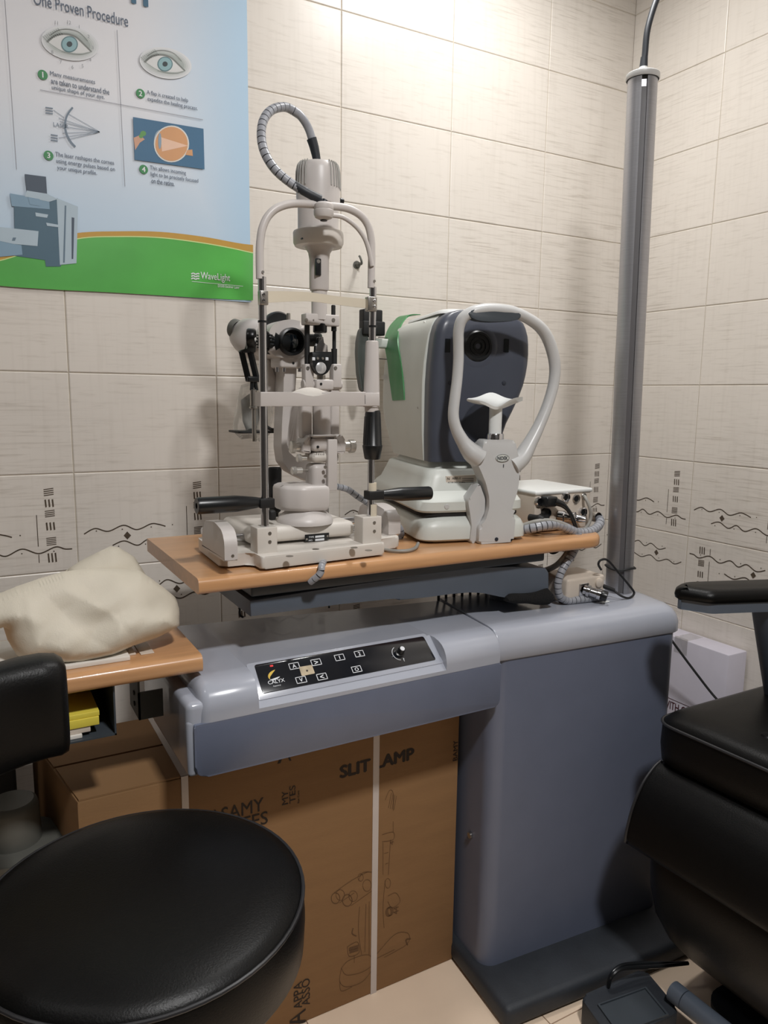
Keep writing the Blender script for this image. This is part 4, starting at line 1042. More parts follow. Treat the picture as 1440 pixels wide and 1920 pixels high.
# illumination head
mb = MB(); vcyl(mb, 584, 613, 540, 600); mb.build('lamp_tube', 'ivory', sl)
p = l_(598, 600)
def px_lathe(name, u, prof, key, pl=LY, parent=sl, n=40):
    v0 = prof[0][1]; b = Y(u, v0, pl); k = mpp(b)
    mb = MB(); mb.lathe(b, dz, [(r * k, (v0 - v) * k * 1.005) for r, v in prof], n); return mb.build(name, key, parent)
px_lathe('lamp_neck', 598.5, [(17, 545), (18.4, 541), (18.4, 490), (20.5, 478), (27, 468), (40, 465), (41, 462)], 'ivory')
px_lathe('lamp_flange', 597, [(44, 463), (47, 457), (47.5, 440), (46.5, 437), (38, 436)], 'ivory2')
px_lathe('lamp_body', 596.5, [(38, 437), (38, 385), (36, 383)], 'ivory')
hd = px_lathe('lamp_cap', 596.5, [(41, 385), (41, 352), (39, 326), (37, 318), (33, 313), (24, 311), (1, 310.5)], 'ivory')
mb = MB()
c0 = Y(596.5, 385, LY); 
for k in range(36):
    a_ = -1.98 + (k - 17.5) / 36 * 2 * PI
    if abs(math.sin(a_ + 1.98)) < .50 and math.cos(a_ + 1.98) > 0: continue
    q = [c0 + Vector((math.cos(a_) * rr * kl, math.sin(a_) * rr * kl, (385 - v) * kl)) for rr, v in ((40.0, 358), (38.8, 330), (36.4, 319), (32.5, 314.5))]
    mb.tube(q, .0011, 5, sm=False)
mb.build('cooling_slots', 'greycord', hd)
mb = MB(); p = Y(592, 500, LY - 18.6 * kl); a = Y(592, 516, p.y); b = Y(602, 485, p.y); mb.box((a.x, p.y - .0012, a.z), (b.x, p.y + .004, b.z), .0012); wn = mb.build('filter_window', 'black', sl)
p = Y(597, 490, p.y - .0012); MB().cyl(p + dy * .001, p - dy * .0006, .0032, n=16).build('filter_screw', 'steel', wn)
p = l_(640, 377); MB().cyl(p - dx * .004, p + dx * .004, .0048, n=14, bev=.001).build('lamp_button', 'black', sl)
p = Y(567, 447, LY - 46 * kl); MB().cyl(p, p + dy * .004, .0016, n=8).build('set_screw', 'black', sl)
mb = MB(); pbox(mb, 569, 632, 592, 609, dep=.022, bev=.002); br = mb.build('lamp_bracket', 'ivory', sl)
mb = MB()
for u in (574, 625): p = Y(u, 600, LY - .0115); mb.cyl(p + dy * .001, p - dy * .001, .0032, n=14)
for u in (588, 607): p = Y(u, 600, LY - .0115); mb.cyl(p + dy * .001, p - dy * .0004, .0014, n=10)
mb.each('screw', 'steel', br)
mb = MB(); vcyl(mb, 587, 613, 606, 624, bev=.0015); mb.build('slit_barrel', 'black', sl)
mb = MB(); vcyl(mb, 571, 581, 608, 684); mb.build('support_rod', 'matte', sl)
mb = MB(); vcyl(mb, 621, 631, 608, 621); vcyl(mb, 623, 630, 620, 655); vcyl(mb, 621, 632, 654, 684); mb.build('support_rod', 'matte', sl)
mb = MB(); vcyl(mb, 621, 629, 572, 594, bev=.001); mb.build('adjuster_pin', 'matte', sl)
# mirror and black lens carrier
mb = MB(); mb.prism(rpoly(outl([(590, 664), (591, 648), (596, 645), (596, 632), (605, 632), (605, 644), (613, 648), (614, 664)], LY - .012), .001, 2), fXZ, LY - .016, LY - .006, .0008); mb.build('mirror', 'chrome', sl)
sh_ = rpoly(outl([(582, 660), (619, 660), (619, 682), (612, 698), (603, 704), (594, 703), (587, 694), (582, 678)], LY - .014), [.002, .002, .004, .006, .006, .006, .006, .004], 4)
mb = MB(); mb.prism(sh_, fXZ, LY - .022, LY - .008, .0015); lc = mb.build('lens_carrier', 'black', sl)
p = Y(602, 690, LY - .0225); rr = 10 * kl
MB().lathe(p + dy * .003, -dy, [(rr * 1.05, 0), (rr * 1.05, .003), (rr * .9, .0036), (rr * .5, .0048), (.0001, .0052)], 28, cap=False).build('condenser_lens', 'lensw', lc)
mb = MB()
for u in (588, 613): p = Y(u, 673, LY - .0225); mb.box(p - Vector((.0026, .0008, .0026)), p + Vector((.0026, .001, .0026)), .0005)
mb.each('index_mark', 'keywhite', lc)
mb = MB()
for u in (595.5, 605): p = Y(u, 672, LY - .0223); mb.cyl(p + dy * .001, p - dy * .0012, .0022, n=12)
mb.each('screw', 'steel', lc)
mb = MB(); vcyl(mb, 594, 610, 703, 714, bev=.0005); mb.build('mirror_stem', 'steel', sl)
# head rest frame
mb = MB()
mb.tube([h(u, v) for u, v in ((487.5, 523), (487, 492), (487, 467), (488.5, 448), (492, 428), (502, 406), (520, 390), (548, 382), (585, 383), (620, 386), (652, 391), (676, 404), (690, 423), (696, 448), (697, 475), (696.5, 505), (696, 540))], 7.0 * kx, 18, per=6); mb.build('head_arch', 'ivory', sl)
pL0, pL1 = h(499, 990), h(489, 519); pR1, pR0 = h(697, 538), h(697, 972)
pL0.x = pL1.x = (pL0.x + pL1.x) / 2; pR0.x = pR1.x = (pR0.x + pR1.x) / 2
mb = MB(); mb.cyl(pL0, pL1, 7.2 * kx, n=22); mb.build('frame_post', 'chrome', sl)
mb = MB(); mb.cyl(pR0, pR1, 6.6 * kx, n=22); mb.build('frame_post', 'chrome', sl)
mb = MB()
for p, u, v in ((h(490, 511), 490, 511), (h(698.5, 528), 698, 528)): mb.cyl(p - dy * .0055, p - dy * .0075, .0022, n=12)
mb.each('arch_screw', 'steel', sl)
mb = MB()
for p, v in ((pL0, 603), (pR0, 612)): z = h(600, v).z; z = Y(490 if p is pL0 else 697, v, HY).z; mb.cyl(Vector((p.x, p.y, z - .0016)), Vector((p.x, p.y, z + .0016)), 8.4 * kx, n=22)
mb.each('canthus_mark', 'black', sl)
# forehead band with clamps
mb = MB(); U = []; Lo = []
bandpx = ((497, 546, 568), (530, 546, 566), (580, 548, 565), (630, 555, 571), (680, 560, 577), (701, 562, 578))
for i, (u, va, vb) in enumerate(bandpx):
    t = (u - 497) / 204; yy = HY - .004 + .016 * math.sin(PI * t); U.append(Y(u, va, yy)); Lo.append(Y(u, vb, yy))
U = catmull(U, 5); Lo = catmull(Lo, 5)
th = Vector((0, .0022, 0))
mb.loft([[b, a, a + th, b + th] for a, b in zip(U, Lo)]); mb.build('forehead_band', 'cream', sl)
for u0, u1, v0, v1, p in ((488, 503, 545, 571, pL0), (690, 707, 557, 583, pR0)):
    mb = MB(); a = Y(u0, v1, HY - .009); b = Y(u1, v0, HY - .009); mb.box((a.x, HY - .010, a.z), (b.x, HY + .003, b.z), .0015); cl_ = mb.build('band_clamp', 'steel', sl)
    mb = MB()
    for v in (v0 + 7, v0 + 18): q = Y((u0 + u1) / 2 + (4 if p is pR0 else -1), v, HY - .0104); mb.cyl(q + dy * .001, q - dy * .0014, .0026, n=14, bev=.0006)
    mb.each('clamp_screw', 'chrome', cl_)
# fixation light on the arch
mb = MB(); p = h(603, 399); p.y -= .008
mb.lathe(p - dz * .011, dz, [(.0001, -.002), (.007, -.001), (.0135, .002), (.0155, .006), (.0158, .0125), (.0150, .0135), (.0156, .0145), (.0150, .021), (.011, .0245), (.0001, .025)], 32, cap=False); fx_ = mb.build('fixation_lamp', 'ivory', sl)
MB().cyl(p - dz * .0128, p - dz * .0138, .0055, n=18).build('lamp_opening', 'black', fx_)
mb = MB(); mb.tube([h(u, v) - dy * .006 for u, v in ((619, 405), (640, 409), (662, 424), (678, 444), (687, 466), (694, 500))], 4.2 * kx, 12); mb.build('lamp_lead', 'ivory', sl)
# chin rest
mb = MB()
top = [(487, 735)] + [(u, v) for u, v in ((540, 735), (560, 736), (572, 741), (586, 744.5), (600, 743), (614, 736), (622, 735))] + [(684, 735), (684, 761), (487, 762)]
mb.prism(outl(top, HY - .012), fXZ, HY - .016, HY + .010, .0012); cb = mb.build('chin_bar', 'ivory', sl)
mb = MB(); secs = []
for i in range(13):
    t = i / 12; u = 546 + 68 * t; bulge = math.sin(PI * t)
    a = Y(u, 736 - 10 * bulge, HY + .028); b = Y(u, 737 + 7 * bulge, HY - .014)
    secs.append([b + Vector((0, 0, -.003)), b, b.lerp(a, .4) - dz * .0025 * bulge, a, a + Vector((0, .001, -.006)), Vector((a.x, HY + .005, b.z - .008))])
mb.loft(secs); mb.build('chin_cup', 'ivory2', cb)
b = h(696, 763)
px_lathe('chin_sleeve', 696.5, [(15.5, 763), (15, 735), (12.3, 650), (11.6, 644), (9.5, 642.5)], 'ivory', HY, n=32)
mb = MB(); mb.prism(outl([(678, 736), (711, 736), (711.5, 762), (678, 762)], HY - .012), fXZ, HY - .016, HY + .012, .004); mb.build('sleeve_foot', 'ivory', sl)
px_lathe('sleeve_collar', 697, [(13, 772), (13.5, 762)], 'ivory', HY)
kn = px_lathe('height_knob', 698, [(13.5, 861), (15, 859), (18.6, 838), (18.8, 835.5), (17.6, 834), (14.5, 776), (13, 771), (11, 770)], 'black', HY, n=40)
mb = MB(); kb0 = Y(698, 834, HY)
for k in range(10):
    an = 2 * PI * k / 10 + .2; mb.tube([kb0 + Vector((math.cos(an) * rr * kx, math.sin(an) * rr * kx, (834 - v) * kx)) for rr, v in ((17.3, 832), (16.1, 805), (14.7, 779))], .0012, 6, sm=False)
mb.each('knob_rib', 'matte', kn)
px_lathe('post_bush', 697.5, [(8.6, 922), (8.6, 905)], 'cream', HY, n=24); px_lathe('post_bush', 698, [(8.6, 972), (8.6, 945)], 'cream', HY, n=24)
# grip handles
def grip(u_in, u_out, vi, vo, ublk0, ublk1, vb0, vb1, r, name):
    a = h(u_in, vi); b = h(u_out, vo); b.y = a.y - .004
    ax = (b - a); L = ax.length
    mb = MB(); mb.lathe(a, ax, [(r * .62, 0), (r * .70, L * .05), (r * .98, L * .36), (r, L * .40), (r, L * .97), (r * .93, L), (r * .35, L), (r * .3, L - .006), (.0001, L - .006)], 32, cap=False); g_ = mb.build(name, 'black', sl)
    mb = MB(); p0 = h(ublk0, vb1); p1 = h(ublk1, vb0); mb.box((p0.x, HY - .011, p0.z), (p1.x, HY + .011, p1.z), .0015); mb.build('grip_clamp', 'matte', g_)
grip(485, 367, 942, 948, 484, 511, 933, 952, 15 * kx, 'grip_handle')
grip(714, 804, 928, 924, 687, 715, 919, 937, 14 * kx, 'grip_handle')
# post blocks on the foot plate
for u0, u1, v0, v1 in ((483, 520, 988, 1048), (680, 716, 968, 1026)):
    a = Y(u0, v1, HY - .013); b = Y(u1, v0, HY - .013)
    mb = MB(); mb.box((a.x, HY - .013, zt - .001), (b.x, HY + .020, b.z), .0012); bl = mb.build('post_block', 'ivory2', sl)
    mb = MB()
    for dv in (12, 28): q = Y(u1 - 14, v0 + dv, HY - .0135); mb.cyl(q + dy * .002, q - dy * .0006, .0028, n=14)
    mb.each('block_screw', 'steel', bl)
mb = MB(); pA_, pB_ = pl[3], pl[4]
mb.box((pl[3][0], pl[3][1] - .004, zb + .008), (pl[4][0], pl[3][1] + .03, zb + .012)); mb.bm.free()
# supply leads of the lamp
mb = MB(); q = [l_(596, 318), l_(594, 300), l_(589, 276), l_(578, 240), l_(560, 214), l_(536, 201), l_(510, 206), l_(494, 226), l_(490, 256), l_(497, 288), l_(516, 318), l_(545, 343), l_(575, 361)]
for i in range(6, 13): q[i] = q[i] + Vector((0, -.07 * (i - 5) / 7, 0))
q = [q[i] if i < 6 else Y(*((510, 206), (494, 226), (490, 256), (497, 288), (516, 318), (545, 343), (575, 361))[i - 6], LY - .075 * (i - 5) / 7) for i in range(13)]
mb.spiral(q[4:], 7.6 * kl, .010, per=10); mb.build('spiral_lead', ['spiral', 'groove'], sl)
mb = MB(); cq = catmull(q, 8); mb.tube(cq[17:34], 7.2 * kl, 16, sm=False); mb.build('smooth_lead', 'spiral', sl)
mb = MB(); mb.tube([q[0] - dz * .006, q[0], q[1], q[2], q[2] + (q[3] - q[2]) * .45], [.0098, .0088, .0066, .0078, .0084], 16, per=6); mb.cyl(q[0] - dz * .008, q[0] + dz * .006, .0105, .0095, n=20); mb.build('lead_plug', 'hose', sl)
qa = q[11] + (q[12] - q[11]) * .25; qe = h(607, 381) - dy * .006
mb = MB(); mb.tube([qa, q[12], Y(601, 374, HY - .004)], 8.0 * kx, 14); mb.tube([Y(598, 372, HY - .004), qe], .003, 8, sm=False); mb.tube([qe + dz * .003, Y(604, 388, HY - .006)], .005, 10, sm=False); mb.build('lead_sleeve', 'hose', sl)
# lead from the base to the table
mb = MB(); q = [Y(622, 911, LY), Y(650, 917, LY + .01), Y(672, 932, LY + .01), Y(700, 950, LY + .02), Y(730, 970, LY + .03), Y(750, 990, LY + .03), Y(752, 1006, LY + .03), Y(742, 1014, LY + .03)]
mb.spiral(q, 6.2 * kl, .012, per=10); o = mb.build('spiral_cable', ['spiral', 'groove'], loc=(q[-1].x, q[-1].y, TZ)); tag(o, 'grey spiral-wrapped cable drooping from the slit lamp column toward the autorefractor base', 'cable')
mb = MB(); q = [Y(712, 1022, -.42), Y(740, 1030, -.44), Y(768, 1031, -.45), Y(782, 1026, -.43), Y(786, 1018, -.40)]
q = [Vector((p.x, p.y, TZ + .004)) for p in (Z(706, 1026, TZ + .004), Z(730, 1032, TZ + .004), Z(760, 1033, TZ + .004), Z(778, 1028, TZ + .004), Z(784, 1019, TZ + .004))]
mb.tube(q, .0032, 10); o = mb.build('thin_cord', 'greycord', loc=tuple(q[2])); tag(o, 'thin grey cord lying on the table between the slit lamp foot and the autorefractor', 'cord')
mb = MB(); q = [Z(607, 1052, TZ + .003), Y(603, 1062, TY0 - .006), Y(602, 1072, TY0 - .009), Y(594, 1082, TY0 - .006), Y(580, 1092, TY0 + .004)]
mb.spiral(q, .0058, .009, per=8); o = mb.build('spiral_cable', ['spiral', 'groove'], loc=tuple(q[2])); tag(o, 'short dark-gapped spiral cable hanging over the front edge of the beech table', 'cable')
# clear plastic bag behind the left post
pg = Y(462, 800, MY + .10)
bg = puffy([(470, 716), (452, 722), (446, 745), (442, 770), (436, 800), (440, 812), (452, 824), (470, 822), (492, 830), (505, 815), (512, 780), (508, 735), (498, 716), (486, 712)], MY + .10, .028, .008, 5.1, .004)
o = bg.build('plastic_bag', 'bagg', loc=tuple(pg), ang=25); tag(o, 'crumpled clear plastic bag hung behind the left chrome post of the slit lamp', 'plastic bag')
mb = puffy([(468, 738), (452, 750), (455, 790), (462, 808), (480, 806), (492, 770), (486, 742)], MY + .10, .014, .008, 9.2, .004); o = mb.build('eyepiece_cover', 'greycord', loc=tuple(pg + Vector((0, .02, .01)))); tag(o, 'grey crumpled cover inside the clear plastic bag on the slit lamp', 'cover')

# ------------------------------------------------------------------ autorefractor
AO = Vector((-.85, -.475, TZ)); AA = math.radians(-13)
AMX = Matrix.Translation(AO) @ Matrix.Rotation(AA, 4, 'Z')
ax_, ay_ = (AMX.to_3x3() @ Vector((1, 0, 0))), (AMX.to_3x3() @ Vector((0, 1, 0)))
def A(x, y, z): return AMX @ Vector((x, y, z))
def Af(u, v, yl): return plane_hit(u, v, A(0, yl, 0), ay_)           # hit the plane local y = yl
def As(u, v, xl): return plane_hit(u, v, A(xl, 0, 0), ax_)
ar = thing('autorefractor', 'white autorefractor with dark slate face and white loop headrest on the beech table', 'eye tester', tuple(A(.045, .15, 0)), AA)
LEFT = [(.150, -.060), (.20, -.062), (.25, -.062), (.30, -.062), (.34, -.060), (.38, -.056), (.405, -.052), (.425, -.042), (.436, -.026), (.441, -.004)]
RIGHT = [(.150, .082), (.20, .094), (.224, .102), (.26, .120), (.291, .134), (.33, .143), (.37, .145), (.40, .141), (.42, .132), (.434, .116), (.441, .092)]
def itp(tab, z):
    if z <= tab[0][0]: return tab[0][1]
    for (a, b), (c, d) in zip(tab, tab[1:]):
        if z <= c: return b + (d - b) * (z - a) / (c - a)
    return tab[-1][1]
def headsec(z, y0, y1, infl=0.0, rf=.03, rb=.05):
    l, r = itp(LEFT, z) - infl, itp(RIGHT, z) + infl
    pts = [(r, y1), (l, y1), (l, y0), (r, y0)]
    return [A(a, b, z) for a, b in rpoly(pts, [rb, rb, rf, rf], 7)]
zs = [.150, .158, .18, .20, .224, .25, .275, .30, .32, .34, .36, .38, .395, .41, .42, .428, .434, .438, .441]
mb = MB(); mb.loft([headsec(z, .058 + (.004 if z < .16 else 0) + max(0, (z - .415)) * .55, .100, 0, .034, .002) for z in zs]); fs = mb.build('face_shell', 'slate', ar, ang=50)
def rear(z): return .41 - .07 * max(0, (.24 - z) / .09) - .06 * max(0, (z - .40) / .04)
zs2 = [.150, .165, .185, .205, .225, .25, .28, .31, .34, .37, .395, .412, .424, .432, .437]
mb = MB(); mb.loft([headsec(z, .097, rear(z), .0018 + .004 * math.sin(PI * min(1, (z - .15) / .29)), .003, .05) for z in zs2]); mb.build('rear_housing', 'offwhite', ar, ang=50)
mb = MB(); mb.loft([[A(x, y, z) for x, y in rpoly([(.126 - o, .33), (-.030 + o, .33), (-.040 + o, .075 + o), (.126 - o, .075 + o)], .03, 6)] for z, o in ((.434, 0), (.4395, .002), (.4435, .012), (.4445, .03))]); mb.build('top_lid', 'white', ar, ang=50)
# lens rings
fc = lambda u, v, l=0: Af(u, v, .058) + ay_ * -l
c = fc(896, 649); k = mpp(c)
mb = MB(); mb.lathe(c + ay_ * .010, -ay_, [(29 * k, .0105), (29 * k, .0112), (26 * k, .0150), (22.5 * k, .0150), (21.5 * k, .0125), (17 * k, .0125), (16.5 * k, .0138), (15 * k, .0138), (14.5 * k, .0115), (10 * k, .0115), (9.5 * k, .0128), (8 * k, .0128), (7.5 * k, .0105), (5 * k, .0105), (4.6 * k, .006), (.0001, .006)], 44, cap=False); mb.build('measuring_window', 'black', ar, ang=25)
mb = MB(); mb.lathe(c + ay_ * .010, -ay_, [(40 * k, .010), (31 * k, .0115), (29 * k, .011)], 44, cap=False); mb.build('window_dish', 'slate', ar)
mb = MB()
for u in (839, 949):
    p = fc(u, 648, .0004); hw, hh = 5.2 * k, 12.5 * k; mb.prism(rrect(-hw, hw, -hh, hh, .0012, 3), lambda a, b, d: p + ax_ * a + dz * b - ay_ * d, 0, .0008)
mb.each('sensor_window', 'glass', ar)
mb = MB()
for u, v in ((845, 718), (945, 718)): p = fc(u, v); mb.lathe(p, -ay_, [(.0045, 0), (.0040, .0016), (.0001, .0022)], 16, cap=False)
mb.each('marker_dimple', 'slatedark', ar)
c2 = fc(905, 800); mb = MB(); mb.lathe(c2, -ay_, [(.044, .0), (.043, .0012), (.0001, .0015)], 40, 1, 1.1, cap=False); mb.build('chin_recess', 'slatedark', ar)
# neck, lower body, base
def stackb(levels, r):
    return [[A(a, b, z) for a, b in rpoly([(x1, y1), (x0, y1), (x0, y0), (x1, y0)], r, 6)] for z, x0, x1, y0, y1 in levels]
mb = MB(); mb.loft(stackb([(.130, -.060, .112, .066, .33), (.150, -.048, .112, .078, .31), (.160, -.046, .110, .08, .30)], .03)); mb.build('neck', 'offwhite', ar, ang=40)
mb = MB(); mb.loft(stackb([(.058, -.094, .118, .012, .375), (.062, -.097, .121, .009, .378), (.078, -.094, .120, .010, .376), (.088, -.088, .118, .026, .37), (.096, -.080, .117, .040, .36), (.120, -.072, .116, .046, .345), (.134, -.068, .115, .052, .335), (.137, -.064, .112, .056, .33)], .03)); lb = mb.build('lower_housing', 'offwhite', ar, ang=40)
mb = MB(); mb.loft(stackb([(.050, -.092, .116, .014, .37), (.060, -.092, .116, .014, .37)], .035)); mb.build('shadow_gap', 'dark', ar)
mb = MB(); mb.loft(stackb([(.004, -.094, .121, .004, .375), (.008, -.099, .126, -.002, .38), (.030, -.098, .125, -.001, .38), (.040, -.094, .121, .004, .376), (.051, -.080, .110, .016, .366), (.0525, -.07, .10, .03, .35)], .035)); bs = mb.build('base', 'offwhite', ar, ang=40)
mb = MB()
for a, b in ((-.07, .03), (.10, .03), (-.07, .34), (.10, .34)): p = A(a, b, .0); mb.cyl(p, p + dz * .006, .012, n=16)
mb.each('rubber_foot', 'matte', bs)
# rating label and panel marks
p = Af(835, 918, .0455); q = Af(890, 890, .0455)
def labpt(u, v, l=0): return Af(u, v, .0452) - ay_ * l
mb = MB(); pts = [labpt(u, v) for u, v in ((836, 893), (893, 890), (893, 917), (836, 918))]; 
mb.prism([((x - A(0, 0, 0)).dot(ax_), x.z) for x in pts], lambda a, b, d: A(a, .0452 + d, b - TZ), -.0012, .004); lab = mb.build('rating_label', 'boxcream', ar)
mb = MB()
def lt(s_, u, v, hh): mb.text(s_, labpt(u, v, .0016), ax_, dz, h=hh, bold=.02)
lt('N', 838, 900, .005); lt('ARK-1', 847, 899, .0045); lt('AC100-240V 50/60Hz', 839, 906, .0028); lt('100VA', 839, 911, .0028); lt('NIDEK CO.,LTD.', 843, 916.5, .003)
for i in range(6): lt('____', 866, 898 + i * 3.2, .0006)
mb.build('label_print', 'ink', lab)
pp_ = lambda u, v, l=0: Af(u, v, .009) - ay_ * l
mb = MB(); p = pp_(838, 950); mb.lathe(p, -ay_, [(.0052, 0), (.0046, .0010), (.0001, .0012)], 18, cap=False); mb.each('cover_screw', 'bandwhite', lb)
mb = MB()
for i in range(4): p = pp_(884, 940 + i * 4, .0006); mb.text('ABCE', p, ax_, dz, h=.0018)
mb.build('panel_print', 'inkfaint', lb)
# green tape on the left flank, over the top edge
def flank(u, v):
    lo, hi = -.09, .02
    best = None
    for i in range(60):
        x = -.075 + .06 * i / 59; p = As(u, v, x); l = AMX.inverted() @ p
        want = itp(LEFT, l.z) - (.0018 + .004 * math.sin(PI * max(0, min(1, (l.z - .15) / .29))))
        e = abs(want - x)
        if best is None or e < best[0]: best = (e, p)
    return best[1]
Lc = [(742, 600), (730, 614), (723, 632), (723, 650), (727, 675), (730, 700), (734, 728), (737, 751)]; Rc = [(762, 597), (752, 612), (747, 632), (748, 650), (752, 675), (755, 700), (758, 726), (759, 750)]
Lp = [flank(u, v) for u, v in Lc]; Rp = [flank(u, v) for u, v in Rc]
t0l, t0r = Lp[0] + ax_ * .014 + dz * .0085, Rp[0] + ax_ * .014 + dz * .0085
Lp = [t0l + ax_ * .02 + dz * .0012, t0l] + Lp; Rp = [t0r + ax_ * .02 + dz * .0012, t0r] + Rp
Lp = catmull(Lp, 4); Rp = catmull(Rp, 4); mb = MB(); secs = []
for i, (a, b) in enumerate(zip(Lp, Rp)):
    nrm = (-ax_ + dz * (.9 if i < 8 else 0)).normalized(); row = []
    for j in range(9):
        t = j / 8; wv = .0008 * abs(math.sin(6 * t + .25 * i)) + .0014; row.append(a.lerp(b, t) + nrm * wv)
    secs.append(row + [b - nrm * .0005, a - nrm * .0005])
mb.loft(secs); o_ = mb.build('adhesive_tape', 'green', ar, ang=60); o_['label'] = 'wrinkled strip of green tape stuck down the white flank'
mb = MB(); 
for v0 in (632, 651, 672):
    q = [flank(u, v0 + i * .6) - ax_ * .0006 for i, u in enumerate((706, 712, 720, 727))]; mb.tube(q, .0009, 6)
mb.each('vent_slit', 'dark', ar)
mb = MB()
for u, v in ((783, 764), (796, 604)): p = flank(u, v); mb.cyl(p + ax_ * .001, p - ax_ * .0008, .0022, n=12)
mb.each('cover_screw', 'steel', ar)
mb = MB(); p = flank(716, 712) - ax_ * .0007; mb.text('NIDEK', p, -ay_, dz, h=.011); mb.build('side_print', 'bandwhite', ar)
# rear display with hinge, seen edge-on
mb = MB(); sc_ = []
mon = [(669, 660), (670, 640), (674, 620), (679, 612), (685, 615), (690, 640), (690, 700), (686, 725), (680, 736), (676, 730), (671, 700)]
ym = -.10
mb.prism(rpoly(outl(mon, ym), .004, 3), fXZ, ym - .004, ym + .010, .003); mb.build('display', 'monitor', ar)
mb = MB(); a = Y(677, 628, ym); b = Y(718, 604, ym); mb.box((a.x, ym - .012, a.z), (b.x, ym + .012, b.z), .003); a = Y(678, 606, ym); b = Y(714, 582, ym); mb.box((a.x, ym - .010, a.z), (b.x, ym + .014, b.z), .003); mb.box((Y(690, 632, ym).x, ym, Y(690, 632, ym).z), (Y(706, 632, ym).x, ym + .012, Y(690, 612, ym).z), .003); mb.build('display_hinge', 'matte', ar)
mb = MB(); mb.box((Y(690, 640, ym).x, ym - .002, Y(700, 652, ym).z), (-.815, ym + .020, Y(700, 634, ym).z), .004); mb.build('display_arm', 'offwhite', ar)
# headrest
hy = -.004
HB = lambda u, v, yl=hy: Af(u, v, yl)
path = [(897, 858), (884, 848), (868, 828), (855, 803), (850, 778), (853, 745), (857, 712), (859.5, 676), (859.5, 645), (860, 618), (867, 598), (883, 586), (903, 581), (922, 580), (942, 581.5), (962, 585), (988, 596), (1014, 615), (1030, 642), (1040, 682), (1038, 718), (1027, 758), (1011, 797), (994, 830), (977, 858), (958, 873)]
yo_ = [0, 0, .004, .008, .012, .018, .024, .026, .022, .014, .004, -.002, -.004, -.004, -.004, -.003, 0, .010, .020, .026, .026, .022, .016, .008, .002, 0]
rad = [.020, .018, .0125, .0105, .0100, .0098, .0096, .0096, .0096, .0098, .0100, .0105, .011, .011, .011, .0105, .010, .0105, .0108, .0104, .0100, .0100, .0108, .013, .017, .020]
mb = MB(); mb.tube([HB(u, v, hy + o * .5) for (u, v), o in zip(path, yo_)], rad, 20, per=5, flat=1.25, up=tuple(ay_)); mb.build('headrest_loop', 'bandwhite', ar, ang=60)
mb = MB(); q = [HB(u, v, -.012) for u, v in ((876, 589), (884, 582), (900, 579), (925, 578.5), (950, 580), (968, 585), (975, 590), (971, 599), (955, 602), (925, 603.5), (900, 602), (884, 597))]
mb.prism([((p - A(0, 0, 0)).dot(ax_), p.z) for p in catmull(q, 4, True)], lambda a, b, d: A(a, d, b - TZ), -.018, .004, .003, 3); mb.build('forehead_pad', 'under', ar)
# stem: wide shoulders, waist, foot
stem = [(902, 824), (959, 824), (963, 846), (968, 862), (968, 880), (966, 905), (962, 925), (955, 945), (952, 958), (960, 966), (956, 1013), (891, 1018), (893, 985), (905, 972), (911, 950), (911, 930), (905, 905), (897, 885), (889, 868), (891, 853), (898, 842)]
def stem_part(mb, px, y0, y1, bev, r):
    q = [HB(u, v, hy) for u, v in px]; mb.prism(rpoly([((p - A(0, 0, 0)).dot(ax_), p.z) for p in q], r, 4), lambda a, b, d: A(a, d, b - TZ), y0, y1, bev, 3)
mb = MB(); stem_part(mb, stem, -.020, .020, .006, .006); st = mb.build('headrest_stem', 'bandwhite', ar, ang=50)
mb = MB(); stem_part(mb, [(877, 938), (898, 905), (909, 935), (908, 960), (896, 985), (893, 1018), (880, 1018), (884, 985)], -.006, .024, .004, .005); mb.build('stem_flank', 'bandwhite', ar)
bp = lambda u, v, l=0: Af(u, v, -.0205) - ay_ * l
c = bp(942, 859); k = mpp(c)
mb = MB(); mb.prism([(14 * k * math.cos(2 * PI * i / 32), 7.6 * k * math.sin(2 * PI * i / 32)) for i in range(32)], lambda a, b, d: c + ax_ * a + dz * b - ay_ * d, -.001, .0008, .0003); bdg = mb.build('badge', 'offwhite', st)
mb = MB(); mb.text('NIDEK', c - dz * 3.2 * k - ay_ * .0012, ax_, dz, w=21 * k, h=6.4 * k, bold=.03, anchor='c'); 
ee = [c + ax_ * (13.4 * k * math.cos(2 * PI * i / 32)) + dz * (7.0 * k * math.sin(2 * PI * i / 32)) - ay_ * .0009 for i in range(32)]; mb.tube(ee, .0004, 5, closed=True, sm=False); mb.build('badge_lettering', 'slatedark', bdg)
mb = MB(); p = bp(944, 873.5); mb.box(p - ax_ * .0007 - dz * .003, p + ax_ * .0007 + dz * .003 - ay_ * .0006); p = bp(931, 1011); mb.cyl(p + ay_ * .001, p - ay_ * .0006, .0036, n=16); mb.build('stem_mark', 'slatedark', st)
